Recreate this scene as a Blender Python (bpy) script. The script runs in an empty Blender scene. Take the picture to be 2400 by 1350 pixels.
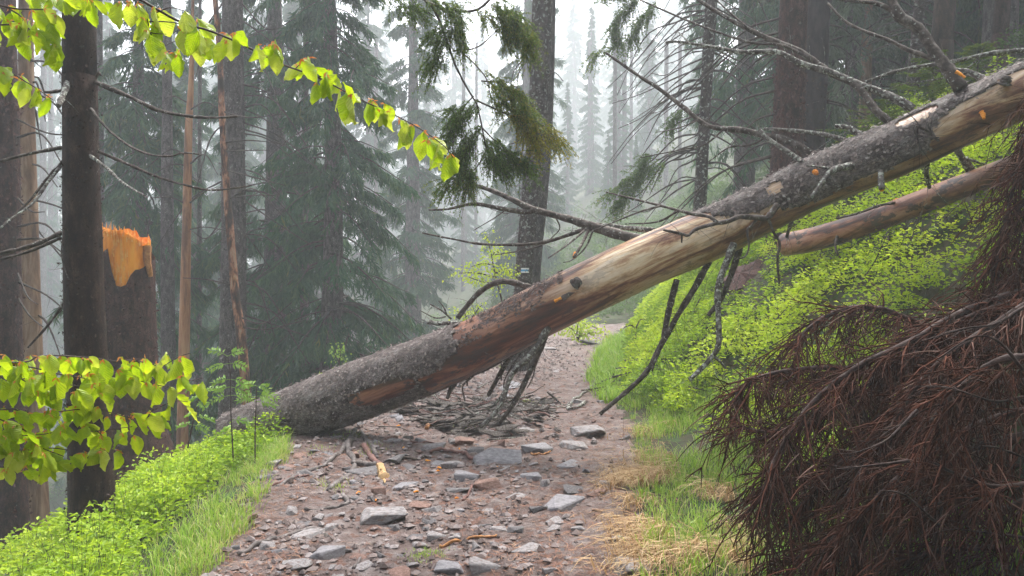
import bpy, bmesh, math, random
import numpy as np
from mathutils import Vector, Matrix

SEED = 7
rng = np.random.default_rng(SEED)
random.seed(SEED)
scene = bpy.context.scene
C = scene.collection

# ------------------------------------------------------------------ camera
PITCH = math.atan(35 / 1800)
CAMZ = 1.55
cam_d = bpy.data.cameras.new("camera")
cam_d.lens = 27.0
cam_d.sensor_width = 36.0
cam_d.clip_start = 0.05
cam_d.clip_end = 1000
cam = bpy.data.objects.new("camera", cam_d)
cam.location = (0, 0, CAMZ)
cam.rotation_euler = (math.pi / 2 - PITCH, 0, 0)
C.objects.link(cam)
scene.camera = cam

# ------------------------------------------------------------------ sky and sun (overcast)
world = bpy.data.worlds.new("World")
scene.world = world
world.use_nodes = True
wn = world.node_tree
bgn = wn.nodes["Background"]
sky = wn.nodes.new("ShaderNodeTexSky")
sky.sky_type = 'NISHITA'
sky.sun_disc = False
SUN_EL, SUN_ROT = math.radians(62), math.radians(20)
sky.sun_elevation = SUN_EL
sky.sun_rotation = SUN_ROT
sky.air_density = 1.0
sky.dust_density = 6.0
sky.ozone_density = 1.0
hsv = wn.nodes.new("ShaderNodeHueSaturation")       # an overcast sky: the blue mostly washed out
hsv.inputs["Saturation"].default_value = 0.36
wn.links.new(sky.outputs[0], hsv.inputs["Color"])
wn.links.new(hsv.outputs[0], bgn.inputs[0])
bgn.inputs[1].default_value = 0.12
sun_d = bpy.data.lights.new("sun", 'SUN')
sun_d.energy = 1.5
sun_d.angle = math.radians(18)
sun_d.color = (1.0, 0.96, 0.9)
sun = bpy.data.objects.new("sun", sun_d)
sd = Vector((math.sin(SUN_ROT) * math.cos(SUN_EL), math.cos(SUN_ROT) * math.cos(SUN_EL), math.sin(SUN_EL)))
sun.rotation_euler = sd.to_track_quat('Z', 'Y').to_euler()
C.objects.link(sun)
vs = scene.view_settings
vs.view_transform = 'Standard'
vs.look = 'None'
vs.exposure = 2.2
vs.gamma = 1.0
vs.use_curve_mapping = False
scene.cycles.max_bounces = 8
scene.cycles.diffuse_bounces = 3
scene.cycles.transmission_bounces = 4
scene.cycles.volume_bounces = 2
scene.cycles.use_denoising = True

# ------------------------------------------------------------------ helpers
FWD = np.array([0, math.cos(PITCH), -math.sin(PITCH)])
UP = np.array([0, math.sin(PITCH), math.cos(PITCH)])
RIGHT = np.array([1.0, 0, 0])
CAM = np.array([0, 0, CAMZ])


def P(px, py, d):
    return CAM + d * (FWD + (px - 1200) / 1800 * RIGHT - (py - 675) / 1800 * UP)


def vnoise(x, y, seed=0):
    x = np.asarray(x, float); y = np.asarray(y, float)
    xi = np.floor(x).astype(np.int64); yi = np.floor(y).astype(np.int64)
    fx = x - xi; fy = y - yi
    fx = fx * fx * (3 - 2 * fx); fy = fy * fy * (3 - 2 * fy)

    def h(a, b):
        n = (a * 374761393 + b * 668265263 + seed * 974711) & 0x7fffffff
        n = ((n ^ (n >> 13)) * 1274126177) & 0x7fffffff
        n = n ^ (n >> 16)
        return (n & 0xffff) / 32767.5 - 1.0
    return ((h(xi, yi) * (1 - fx) + h(xi + 1, yi) * fx) * (1 - fy)
            + (h(xi, yi + 1) * (1 - fx) + h(xi + 1, yi + 1) * fx) * fy)


def fbm(x, y, seed=0, octv=4):
    s = 0; a = 1.0; t = 0
    for k in range(octv):
        s = s + a * vnoise(x * 2 ** k, y * 2 ** k, seed + k * 17); t += a; a *= 0.5
    return s / t


def sstep(a, b, x):
    t = np.clip((np.asarray(x, float) - a) / (b - a), 0, 1)
    return t * t * (3 - 2 * t)


_Y = [-40, 2, 3.9, 5.5, 7.7, 10.7, 14.7, 18.6, 24, 60]
_XL = [-1.4, -1.4, -1.6, -1.9, -2.2, -1.5, -0.5, 0.4, 1.6, 9]
_XR = [0.5, 0.5, 0.56, 0.85, 1.2, 1.14, 1.72, 2.45, 3.6, 11]


def XL(y): return np.interp(y, _Y, _XL)
def XR(y): return np.interp(y, _Y, _XR)
def VERGE(y): return np.interp(y, [0, 4, 6, 7.5, 9, 12], [1.3, 1.1, 0.75, 0.5, 0.22, 0.35])


def softplus(x, k=0.15):
    return k * np.logaddexp(0, x / k)


def G(x, y, fine=True):
    x = np.asarray(x, float); y = np.asarray(y, float)
    tr = x - XR(y); tl = XL(y) - x
    w = VERGE(y)
    z = -0.02 * softplus(y - 17, 1.5)
    # bank on the right
    b = 0.12 * softplus(tr, 0.05) + 0.86 * softplus(tr - w, 0.10) - 0.42 * softplus(tr - w - 3.2, 0.5) - 0.22 * softplus(tr - w - 12, 1.5)
    # slope falling away on the left
    l = -(0.36 * softplus(tl, 0.12) + 0.22 * softplus(tl - 1.3, 0.3) - 0.42 * softplus(tl - 16, 3))
    z = z + b + l
    # far hillside
    z = z + 0.24 * softplus(y - 27, 3.0) - 0.19 * softplus(y - 85, 8.0)
    z = z + 0.10 * fbm(x * 0.5, y * 0.5, 3) * sstep(0.2, 1.5, np.maximum(tr, tl)) + 0.8 * fbm(x * 0.06, y * 0.06, 9) * sstep(20, 40, np.abs(x) + y)
    if fine:
        m = sstep(0.3, -0.1, np.maximum(tr, tl))
        r = fbm(x * 5, y * 5, 31, 3)
        z = z + m * (0.05 * fbm(x * 1.3, y * 1.3, 21) + 0.03 * r + 0.02 * np.abs(vnoise(x * 9, y * 9, 5)) + 0.008 * vnoise(x * 24, y * 24, 6) - 0.05 * np.exp(-((x - (XL(y) + XR(y)) / 2) / 0.7) ** 2))
    return z


def hit(px, py, d0=2.0, d1=60.0):
    """first ground point on the sight line"""
    d = np.linspace(d0, d1, 4000)
    p = P(px, py, 1.0) - CAM
    q = CAM + d[:, None] * p
    below = q[:, 2] < G(q[:, 0], q[:, 1])
    i = int(np.argmax(below)) if below.any() else len(d) - 1
    return q[i]


class Geo:
    def __init__(s):
        s.v = []; s.f3 = []; s.f4 = []; s.t = []; s.n = 0

    def add(s, V, F, tint=0.5):
        V = np.asarray(V, float).reshape(-1, 3); F = np.asarray(F, np.int64)
        if len(V) == 0: return
        s.v.append(V)
        if F.size: (s.f3 if F.shape[1] == 3 else s.f4).append(F + s.n)
        s.t.append(np.broadcast_to(np.asarray(tint, float), (len(V),)))
        s.n += len(V)

    def both(s, V, Fq, Ft, tint=0.5):
        n0 = s.n
        s.add(V, Fq, tint)
        if len(Ft): s.f3.append(np.asarray(Ft, np.int64) + n0)

    def build(s, name, m, parent=None, smooth=True, M=None):
        V = np.concatenate(s.v); T = np.concatenate(s.t)
        if M is not None:
            A = np.array(M.inverted()); V = V @ A[:3, :3].T + A[:3, 3]
        elif parent is not None:
            V = V - np.array(parent_loc(parent))
        f3 = np.concatenate(s.f3) if s.f3 else np.zeros((0, 3), int)
        f4 = np.concatenate(s.f4) if s.f4 else np.zeros((0, 4), int)
        me = bpy.data.meshes.new(name)
        me.vertices.add(len(V)); me.vertices.foreach_set("co", V.astype(np.float32).ravel())
        nl = f3.size + f4.size
        me.loops.add(nl)
        me.loops.foreach_set("vertex_index", np.concatenate([f3.ravel(), f4.ravel()]).astype(np.int32))
        npoly = len(f3) + len(f4)
        me.polygons.add(npoly)
        st = np.concatenate([np.arange(len(f3)) * 3, f3.size + np.arange(len(f4)) * 4]).astype(np.int32)
        me.polygons.foreach_set("loop_start", st)
        me.polygons.foreach_set("use_smooth", np.full(npoly, smooth, bool))
        me.update(calc_edges=True)
        at = me.attributes.new("tint", 'FLOAT', 'POINT')
        at.data.foreach_set("value", T.astype(np.float32))
        if m is not None: me.materials.append(m)
        o = bpy.data.objects.new(name, me)
        C.objects.link(o)
        if M is not None:
            o.matrix_world = M
        if parent is not None:
            o.parent = parent
        return o


def parent_loc(p):
    l = Vector((0, 0, 0))
    while p is not None:
        l = l + p.location; p = p.parent
    return l


def tag(o, label=None, cat=None, group=None, kind=None):
    if label: o['label'] = label
    if cat: o['category'] = cat
    if group: o['group'] = group
    if kind: o['kind'] = kind
    return o


def thing(name, label, cat, loc, group=None):
    o = bpy.data.objects.new(name, None)
    o.empty_display_size = 0.1
    o.location = tuple(float(a) for a in loc)
    C.objects.link(o)
    return tag(o, label, cat, group)


def nrm(v):
    v = np.asarray(v, float)
    return v / np.maximum(np.linalg.norm(v, axis=-1, keepdims=True), 1e-9)


def spline(pts, n):
    pts = np.asarray(pts, float)
    if len(pts) == 2:
        t = np.linspace(0, 1, n)[:, None]
        return pts[0] * (1 - t) + pts[1] * t
    p = np.vstack([2 * pts[0] - pts[1], pts, 2 * pts[-1] - pts[-2]])
    seg = np.linalg.norm(np.diff(pts[:, :3], axis=0), axis=1)
    cum = np.concatenate([[0], np.cumsum(seg)])
    out = []
    for s in np.linspace(0, cum[-1], n):
        i = min(np.searchsorted(cum, s, side='right') - 1, len(seg) - 1)
        t = (s - cum[i]) / max(seg[i], 1e-9)
        a, b, c, d = p[i], p[i + 1], p[i + 2], p[i + 3]
        out.append(0.5 * ((2 * b) + (-a + c) * t + (2 * a - 5 * b + 4 * c - d) * t * t + (-a + 3 * b - 3 * c + d) * t ** 3))
    return np.array(out)


def tube(pts, rad, sides=8, caps=True, rough=0.0, seed=0, fs=3.0):
    """one swept tube, returns V, quads, tris, theta, s"""
    pts = np.asarray(pts, float); k = len(pts)
    rad = np.broadcast_to(np.asarray(rad, float), (k,))
    T = nrm(np.gradient(pts, axis=0))
    ref = np.array([0.0, -1.0, 0.05]) if abs(T[0, 1]) < 0.9 else np.array([0, 0, 1.0])
    u = nrm(ref - T[0] * np.dot(ref, T[0]))
    U = [u]
    for i in range(1, k):
        u = U[-1] - T[i] * np.dot(U[-1], T[i]); U.append(u / np.linalg.norm(u))
    U = np.array(U); W = np.cross(T, U)
    th = np.linspace(0, 2 * np.pi, sides, endpoint=False)
    s = np.concatenate([[0], np.cumsum(np.linalg.norm(np.diff(pts, axis=0), axis=1))])
    R = np.repeat(rad[:, None], sides, 1)
    if rough > 0:
        cx, cy = np.cos(th) * fs, np.sin(th) * fs
        nz = fbm(cx[None, :] + s[:, None] * 1.7 + seed, cy[None, :] - s[:, None] * 1.1 + seed * 3, seed, 3)
        R = R * (1 + rough * nz)
    V = pts[:, None, :] + R[..., None] * (np.cos(th)[None, :, None] * U[:, None, :] + np.sin(th)[None, :, None] * W[:, None, :])
    V = V.reshape(-1, 3)
    i = np.arange(k - 1)[:, None] * sides; j = np.arange(sides)[None, :]; j2 = (j + 1) % sides
    Q = np.stack([i + j, i + j2, i + sides + j2, i + sides + j], -1).reshape(-1, 4)
    tri = []
    if caps:
        V = np.vstack([V, pts[0] - T[0] * rad[0] * 0.15, pts[-1] + T[-1] * rad[-1] * 0.15])
        a, b = k * sides, k * sides + 1
        for jj in range(sides):
            tri.append((a, (jj + 1) % sides, jj)); o = (k - 1) * sides
            tri.append((b, o + jj, o + (jj + 1) % sides))
    return V, Q, np.array(tri, int).reshape(-1, 3), th, s


def add_tube(g, pts, rad, sides=8, caps=True, rough=0.0, seed=0, tint=0.5, fs=3.0):
    V, Q, Tt, _, _ = tube(pts, rad, sides, caps, rough, seed, fs)
    g.both(V, Q, Tt, tint)


def tubes(g, Pn, R, sides=3, tint=0.5):
    """many thin tubes at once: Pn (n,k,3), R (n,k)"""
    n, k, _ = Pn.shape
    if n == 0: return
    T = nrm(np.gradient(Pn, axis=1))
    ref = nrm(rng.normal(size=(n, 1, 3)))
    U = nrm(np.cross(T, ref)); W = np.cross(T, U)
    th = np.linspace(0, 2 * np.pi, sides, endpoint=False)
    V = Pn[:, :, None, :] + R[:, :, None, None] * (np.cos(th)[:, None] * U[:, :, None, :] + np.sin(th)[:, None] * W[:, :, None, :])
    base = (np.arange(n) * k * sides)[:, None, None]
    i = (np.arange(k - 1) * sides)[None, :, None]; j = np.arange(sides)[None, None, :]; j2 = (j + 1) % sides
    Q = np.stack([base + i + j, base + i + j2, base + i + sides + j2, base + i + sides + j], -1).reshape(-1, 4)
    t = np.repeat(np.broadcast_to(np.asarray(tint, float), (n,)), k * sides)
    g.add(V.reshape(-1, 3), Q, t)


def leaves(g, pos, d, nor, L, Wd, tint, fold=0.25):
    """small folded leaves: 4 verts, 2 triangles each"""
    d = nrm(d); s = nrm(np.cross(d, nor)); up = np.cross(s, d)
    L = np.asarray(L)[:, None]; Wd = np.asarray(Wd)[:, None]
    a = pos; c = pos + d * L - up * L * 0.12
    m = pos + d * L * 0.45
    b = m + s * Wd * 0.5 + up * Wd * fold; e = m - s * Wd * 0.5 + up * Wd * fold
    V = np.stack([a, b, c, e], 1).reshape(-1, 3)
    i = np.arange(len(pos))[:, None] * 4
    F = np.concatenate([i + np.array([[0, 1, 2]]), i + np.array([[0, 2, 3]])])
    g.add(V, F, np.repeat(tint, 4))


def blades(g, pos, lean, h, wd, tint, sag=0.5):
    """grass blades: two quads and a tip triangle"""
    n = len(pos)
    side = nrm(np.stack([-lean[:, 1], lean[:, 0], np.zeros(n)], 1) + rng.normal(size=(n, 3)) * 0.15)
    up = np.array([0, 0, 1.0])
    V = []
    for f, wf in ((0, 1.0), (0.4, 0.9), (0.75, 0.6), (1.0, 0)):
        c = pos + up * (h * (f - sag * f * f * 0.8))[:, None] + lean * (h * (0.25 * f + 0.75 * f * f))[:, None]
        if wf > 0:
            V += [c - side * (wd * wf / 2)[:, None], c + side * (wd * wf / 2)[:, None]]
        else:
            V += [c]
    V = np.stack(V, 1).reshape(-1, 3)
    i = np.arange(n)[:, None] * 7
    n0 = g.n
    g.add(V, np.concatenate([i + np.array([[0, 1, 3, 2]]), i + np.array([[2, 3, 5, 4]])]), np.repeat(tint, 7))
    g.f3.append(i + np.array([[4, 5, 6]]) + n0)


# ------------------------------------------------------------------ materials
def mat(name, ramp, scale=6.0, stretch=(1, 1, 1), rough=0.8, bump=0.0, bscale=None, detail=6.0, vor=0.0, tint=None, tintamt=0.0,
        transl=None, tfac=0.5, spec=0.22, spots=None, ndist=0.3, coat=0.0, spotscale=30, bdist=0.02):
    m = bpy.data.materials.new(name)
    m.use_nodes = True
    t = m.node_tree; N = t.nodes; L = t.links
    bs = N["Principled BSDF"]; out = N["Material Output"]
    tc = N.new("ShaderNodeTexCoord"); mp = N.new("ShaderNodeMapping")
    mp.inputs["Scale"].default_value = stretch
    L.new(tc.outputs["Object"], mp.inputs["Vector"])
    nz = N.new("ShaderNodeTexNoise"); nz.inputs["Scale"].default_value = scale; nz.inputs["Detail"].default_value = detail
    nz.inputs["Roughness"].default_value = 0.65; nz.inputs["Distortion"].default_value = ndist
    L.new(mp.outputs[0], nz.inputs["Vector"])
    cr = N.new("ShaderNodeValToRGB")
    e = cr.color_ramp.elements
    while len(e) < len(ramp): e.new(0.5)
    for el, (p, c) in zip(e, ramp):
        el.position = 0.5 + (p - 0.5) * 0.6; el.color = (*c, 1)
    L.new(nz.outputs["Fac"], cr.inputs[0])
    col = cr.outputs[0]
    if tint is not None:
        at = N.new("ShaderNodeAttribute"); at.attribute_name = "tint"
        tr = N.new("ShaderNodeValToRGB"); te = tr.color_ramp.elements
        while len(te) < len(tint): te.new(0.5)
        for el, (p, c) in zip(te, tint):
            el.position = p; el.color = (*c, 1)
        L.new(at.outputs["Fac"], tr.inputs[0])
        mx = N.new("ShaderNodeMix"); mx.data_type = 'RGBA'; mx.inputs[0].default_value = tintamt
        L.new(col, mx.inputs[6]); L.new(tr.outputs[0], mx.inputs[7]); col = mx.outputs[2]
    if spots is not None:
        sn = N.new("ShaderNodeTexNoise"); sn.inputs["Scale"].default_value = spotscale; sn.inputs["Detail"].default_value = 5
        L.new(tc.outputs["Object"], sn.inputs["Vector"])
        sr = N.new("ShaderNodeMapRange"); sr.inputs[1].default_value = spots[1]; sr.inputs[2].default_value = spots[1] + 0.06
        L.new(sn.outputs["Fac"], sr.inputs[0])
        mx = N.new("ShaderNodeMix"); mx.data_type = 'RGBA'; L.new(sr.outputs[0], mx.inputs[0])
        L.new(col, mx.inputs[6]); mx.inputs[7].default_value = (*spots[0], 1); col = mx.outputs[2]
    L.new(col, bs.inputs["Base Color"])
    bs.inputs["Roughness"].default_value = rough
    bs.inputs["Specular IOR Level"].default_value = spec
    if coat: bs.inputs["Coat Weight"].default_value = coat; bs.inputs["Coat Roughness"].default_value = 0.25
    if bump > 0:
        bn = N.new("ShaderNodeTexNoise"); bn.inputs["Scale"].default_value = bscale or scale * 2; bn.inputs["Detail"].default_value = 8
        bn.inputs["Roughness"].default_value = 0.7
        L.new(mp.outputs[0], bn.inputs["Vector"])
        hgt = bn.outputs["Fac"]
        if vor:
            vo = N.new("ShaderNodeTexVoronoi"); vo.feature = 'F1'; vo.inputs["Scale"].default_value = vor
            mw = N.new("ShaderNodeMix"); mw.data_type = 'VECTOR'; mw.inputs[0].default_value = 0.25
            L.new(mp.outputs[0], mw.inputs[4]); L.new(bn.outputs["Color"], mw.inputs[5])
            L.new(mw.outputs[1], vo.inputs["Vector"])
            ad = N.new("ShaderNodeMath"); ad.operation = 'MULTIPLY_ADD'; ad.inputs[1].default_value = -0.9
            L.new(vo.outputs["Distance"], ad.inputs[0]); L.new(hgt, ad.inputs[2]); hgt = ad.outputs[0]
            cm = N.new("ShaderNodeMapRange"); cm.inputs[1].default_value = 0.35; cm.inputs[2].default_value = 0.75
            L.new(vo.outputs["Distance"], cm.inputs[0])
            cx_ = N.new("ShaderNodeMix"); cx_.data_type = 'RGBA'; cx_.blend_type = 'MULTIPLY'
            L.new(cm.outputs[0], cx_.inputs[0]); L.new(col, cx_.inputs[6]); cx_.inputs[7].default_value = (0.30, 0.26, 0.25, 1)
            col = cx_.outputs[2]; L.new(col, bs.inputs["Base Color"])
        bp = N.new("ShaderNodeBump"); bp.inputs["Strength"].default_value = bump; bp.inputs["Distance"].default_value = bdist
        L.new(hgt, bp.inputs["Height"]); L.new(bp.outputs[0], bs.inputs["Normal"])
    if transl is not None:
        tl = N.new("ShaderNodeBsdfTranslucent")
        mm = N.new("ShaderNodeMix"); mm.data_type = 'RGBA'; mm.blend_type = 'MULTIPLY'; mm.inputs[0].default_value = 1.0
        L.new(col, mm.inputs[6]); mm.inputs[7].default_value = (*transl, 1)
        L.new(mm.outputs[2], tl.inputs[0])
        ms = N.new("ShaderNodeMixShader"); ms.inputs[0].default_value = tfac
        L.new(bs.outputs[0], ms.inputs[1]); L.new(tl.outputs[0], ms.inputs[2]); L.new(ms.outputs[0], out.inputs["Surface"])
    return m


M = {}
M['path'] = mat('path_dirt', [(0.2, (0.062, 0.038, 0.032)), (0.42, (0.125, 0.086, 0.077)), (0.6, (0.178, 0.139, 0.129)), (0.85, (0.24, 0.21, 0.205))],
                scale=6, rough=0.6, bump=1.0, bscale=34, detail=12, spots=((0.15, 0.078, 0.058), 0.56), spotscale=11, bdist=0.04)
M['ground'] = mat('forest_soil', [(0.3, (0.018, 0.018, 0.009)), (0.5, (0.034, 0.032, 0.015)), (0.7, (0.06, 0.048, 0.028))],
                  scale=2.0, rough=0.9, bump=0.8, bscale=20, spots=((0.03, 0.055, 0.014), 0.50), spotscale=9)
M['bark_dark'] = mat('dark_bark', [(0.3, (0.022, 0.010, 0.006)), (0.55, (0.052, 0.025, 0.016)), (0.8, (0.10, 0.055, 0.04))],
                     scale=14, stretch=(1, 1, 0.35), rough=0.75, bump=0.7, bscale=45, vor=55, spots=((0.09, 0.075, 0.065), 0.66), bdist=0.015)
M['bark_grey'] = mat('grey_bark', [(0.3, (0.07, 0.055, 0.055)), (0.55, (0.14, 0.115, 0.115)), (0.8, (0.22, 0.19, 0.185))],
                     scale=12, stretch=(1, 1, 0.4), rough=0.85, bump=0.8, bscale=35, vor=40, spots=((0.30, 0.32, 0.28), 0.63), bdist=0.02)
M['bark_red'] = mat('reddish_bark', [(0.3, (0.042, 0.015, 0.013)), (0.55, (0.092, 0.038, 0.033)), (0.8, (0.15, 0.072, 0.062))],
                    scale=16, stretch=(1, 1, 0.4), rough=0.8, bump=0.8, bscale=40, vor=50, spots=((0.16, 0.15, 0.13), 0.68), bdist=0.02)
M['bark_lichen'] = mat('lichen_bark', [(0.3, (0.042, 0.028, 0.025)), (0.55, (0.085, 0.06, 0.054)), (0.8, (0.15, 0.12, 0.11))],
                       scale=14, stretch=(1, 1, 0.5), rough=0.85, bump=0.8, bscale=40, vor=45, spots=((0.36, 0.38, 0.34), 0.56), spotscale=18)
M['bark_scale'] = mat('flaking_bark_scale', [(0.3, (0.13, 0.10, 0.092)), (0.7, (0.30, 0.255, 0.24))], scale=16, rough=0.65, spec=0.2,
                      tint=[(0.0, (0.09, 0.062, 0.055)), (0.5, (0.23, 0.18, 0.163)), (0.85, (0.34, 0.29, 0.27)), (1.0, (0.44, 0.41, 0.38))], tintamt=0.7)
for nm_, cs in (('scale_brown', ((0.016, 0.008, 0.006), (0.05, 0.028, 0.020), (0.11, 0.075, 0.06))), ('scale_red', ((0.035, 0.014, 0.012), (0.095, 0.042, 0.037), (0.17, 0.095, 0.085))),
                ('scale_grey', ((0.05, 0.04, 0.037), (0.13, 0.108, 0.102), (0.27, 0.255, 0.235)))):
    M[nm_] = mat('bark_' + nm_, [(0.3, cs[0]), (0.7, cs[1])], scale=14, rough=0.75, spec=0.12, tint=[(0.0, cs[0]), (0.5, cs[1]), (1.0, cs[2])], tintamt=0.75)
M['bark_black'] = mat('blackish_bark', [(0.3, (0.010, 0.006, 0.008)), (0.7, (0.034, 0.022, 0.024))], scale=14, stretch=(1, 1, .35), rough=.8, bump=.7, bscale=45)
M['needle_pale'] = mat('pale_lichened_needles', [(0.3, (0.06, 0.085, 0.055)), (0.7, (0.13, 0.165, 0.11))], scale=0.9, rough=0.8, spec=0.1, transl=(1, 1.1, .8), tfac=.25)
M['bare_orange'] = mat('peeled_trunk', [(0.3, (0.13, 0.055, 0.03)), (0.5, (0.30, 0.14, 0.065)), (0.75, (0.42, 0.24, 0.12))],
                       scale=7, stretch=(1, 1, 0.15), rough=0.6, bump=0.4, bscale=25)
M['bare_brown'] = mat('barkless_trunk', [(0.3, (0.09, 0.055, 0.04)), (0.5, (0.20, 0.12, 0.075)), (0.75, (0.33, 0.23, 0.16))],
                      scale=6, stretch=(1, 1, 0.2), rough=0.7, bump=0.5, bscale=25)
M['peeling'] = mat('peeling_bark', [(0.35, (0.035, 0.025, 0.02)), (0.5, (0.10, 0.045, 0.03)), (0.62, (0.30, 0.13, 0.07)), (0.75, (0.35, 0.22, 0.15))],
                   scale=9, stretch=(1, 1, 0.35), rough=0.75, bump=1.0, bscale=30)
M['fresh_wood'] = mat('fresh_torn_wood', [(0.3, (0.62, 0.19, 0.012)), (0.5, (0.82, 0.29, 0.018)), (0.75, (0.88, 0.40, 0.05))],
                      scale=9, stretch=(1, 1, 0.18), rough=0.55, bump=0.7, bscale=40)
M['pale_wood2'] = mat('torn_fibre_wood', [(0.3, (0.70, 0.26, 0.03)), (0.7, (0.88, 0.50, 0.13))], scale=20, rough=0.6, bump=0.5, bscale=60)
M['pale_wood'] = mat('pale_torn_wood', [(0.3, (0.30, 0.17, 0.07)), (0.7, (0.52, 0.36, 0.18))], scale=20, rough=0.6, bump=0.5, bscale=60)
M['twig_dark'] = mat('dead_branch', [(0.35, (0.035, 0.026, 0.022)), (0.55, (0.075, 0.058, 0.05)), (0.8, (0.16, 0.14, 0.125))],
                     scale=18, rough=0.8, bump=0.6, bscale=90, spots=((0.30, 0.31, 0.28), 0.62), spotscale=45, bdist=0.006)
M['twig_lichen'] = mat('lichened_branch', [(0.35, (0.06, 0.05, 0.045)), (0.55, (0.13, 0.115, 0.105)), (0.8, (0.26, 0.25, 0.225))],
                       scale=22, rough=0.85, bump=1.0, bscale=80, spots=((0.40, 0.42, 0.37), 0.54), spotscale=40, bdist=0.01)
M['twig_thin'] = mat('thin_dead_twig', [(0.35, (0.03, 0.022, 0.02)), (0.7, (0.08, 0.062, 0.055))], scale=15, rough=0.8)
M['dead_red'] = mat('dry_spruce_twig', [(0.3, (0.028, 0.010, 0.006)), (0.7, (0.085, 0.030, 0.017))], scale=8, rough=0.85, spec=0.08,
                    tint=[(0.0, (0.010, 0.005, 0.003)), (0.5, (0.055, 0.021, 0.013)), (0.8, (0.13, 0.046, 0.028)), (1.0, (0.19, 0.12, 0.10))], tintamt=0.75)
M['dead_limb'] = mat('dry_spruce_limb', [(0.35, (0.022, 0.012, 0.010)), (0.6, (0.05, 0.028, 0.024)), (0.8, (0.11, 0.085, 0.078))], scale=22, rough=0.75, bump=0.8, bscale=90, bdist=0.006)
M['needle'] = mat('spruce_needles', [(0.3, (0.024, 0.068, 0.040)), (0.55, (0.046, 0.112, 0.058)), (0.8, (0.09, 0.165, 0.068))], scale=0.9, rough=0.8, spec=0.1,
                  tint=[(0.0, (0.012, 0.034, 0.022)), (0.5, (0.044, 0.108, 0.058)), (0.85, (0.11, 0.17, 0.062)), (1.0, (0.19, 0.18, 0.05))], tintamt=0.6,
                  transl=(1.0, 1.1, 0.7), tfac=0.25)
M['needle_near'] = mat('fresh_spruce_needles', [(0.3, (0.045, 0.085, 0.025)), (0.6, (0.09, 0.15, 0.04))], scale=4, rough=0.5,
                       tint=[(0.0, (0.03, 0.06, 0.018)), (0.5, (0.085, 0.15, 0.036)), (0.8, (0.17, 0.22, 0.045)), (1.0, (0.34, 0.27, 0.03))], tintamt=0.75,
                       transl=(1.1, 1.2, 0.6), tfac=0.3)
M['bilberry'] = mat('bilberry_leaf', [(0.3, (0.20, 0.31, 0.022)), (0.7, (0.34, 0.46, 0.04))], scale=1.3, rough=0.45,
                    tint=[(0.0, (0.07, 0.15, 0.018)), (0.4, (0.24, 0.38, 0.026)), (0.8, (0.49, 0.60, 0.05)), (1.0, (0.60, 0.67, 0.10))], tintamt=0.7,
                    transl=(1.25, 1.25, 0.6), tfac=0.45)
M['undergrowth'] = mat('undergrowth_leaf', [(0.3, (0.045, 0.10, 0.025)), (0.7, (0.10, 0.17, 0.04))], scale=0.5, rough=0.6,
                       tint=[(0.0, (0.03, 0.06, 0.02)), (1.0, (0.14, 0.22, 0.05))], tintamt=0.6, transl=(1.1, 1.2, 0.7), tfac=0.35)
M['grass'] = mat('grass_blade', [(0.3, (0.12, 0.22, 0.03)), (0.7, (0.22, 0.33, 0.06))], scale=2, rough=0.4,
                 tint=[(0.0, (0.13, 0.25, 0.03)), (0.5, (0.31, 0.47, 0.06)), (0.85, (0.45, 0.52, 0.16)), (1.0, (0.55, 0.47, 0.25))], tintamt=0.75,
                 transl=(1.1, 1.2, 0.7), tfac=0.4)
M['straw'] = mat('dry_straw', [(0.3, (0.32, 0.19, 0.09)), (0.7, (0.50, 0.36, 0.19))], scale=5, rough=0.6,
                 tint=[(0.0, (0.22, 0.11, 0.05)), (0.5, (0.45, 0.30, 0.15)), (1.0, (0.60, 0.47, 0.28))], tintamt=0.7, transl=(1, 0.95, 0.8), tfac=0.25)


def beech_mat(name, c1, c2, tr, tf):
    m = mat(name, [(0.3, c1), (0.7, c2)], scale=2.2, rough=0.35, spec=0.45, transl=tr, tfac=tf)
    t = m.node_tree; N = t.nodes; L = t.links
    bs = N["Principled BSDF"]; tl = [n for n in N if n.type == 'BSDF_TRANSLUCENT'][0]
    tc = [n for n in N if n.type == 'TEX_COORD'][0]
    sx = N.new("ShaderNodeSeparateXYZ"); L.new(tc.outputs["Object"], sx.inputs[0])
    ab = N.new("ShaderNodeMath"); ab.operation = 'ABSOLUTE'; L.new(sx.outputs[0], ab.inputs[0])
    ma = N.new("ShaderNodeMath"); ma.operation = 'MULTIPLY_ADD'; ma.inputs[1].default_value = -0.85
    L.new(ab.outputs[0], ma.inputs[0]); L.new(sx.outputs[1], ma.inputs[2])
    fr = N.new("ShaderNodeMath"); fr.operation = 'MULTIPLY'; fr.inputs[1].default_value = 62.0; L.new(ma.outputs[0], fr.inputs[0])
    si = N.new("ShaderNodeMath"); si.operation = 'SINE'; L.new(fr.outputs[0], si.inputs[0])
    bp = N.new("ShaderNodeBump"); bp.inputs["Strength"].default_value = 0.28; bp.inputs["Distance"].default_value = 0.02
    L.new(si.outputs[0], bp.inputs["Height"]); L.new(bp.outputs[0], bs.inputs["Normal"]); L.new(bp.outputs[0], tl.inputs["Normal"])
    vr = N.new("ShaderNodeMapRange"); vr.inputs[1].default_value = 0.55; vr.inputs[2].default_value = 1.0; vr.inputs[4].default_value = 0.3; L.new(si.outputs[0], vr.inputs[0])
    mx = N.new("ShaderNodeMix"); mx.data_type = 'RGBA'; L.new(vr.outputs[0], mx.inputs[0])
    src = bs.inputs["Base Color"].links[0].from_socket
    L.new(src, mx.inputs[6]); mx.inputs[7].default_value = (0.52, 0.60, 0.13, 1)
    L.new(mx.outputs[2], bs.inputs["Base Color"])
    return m


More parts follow.
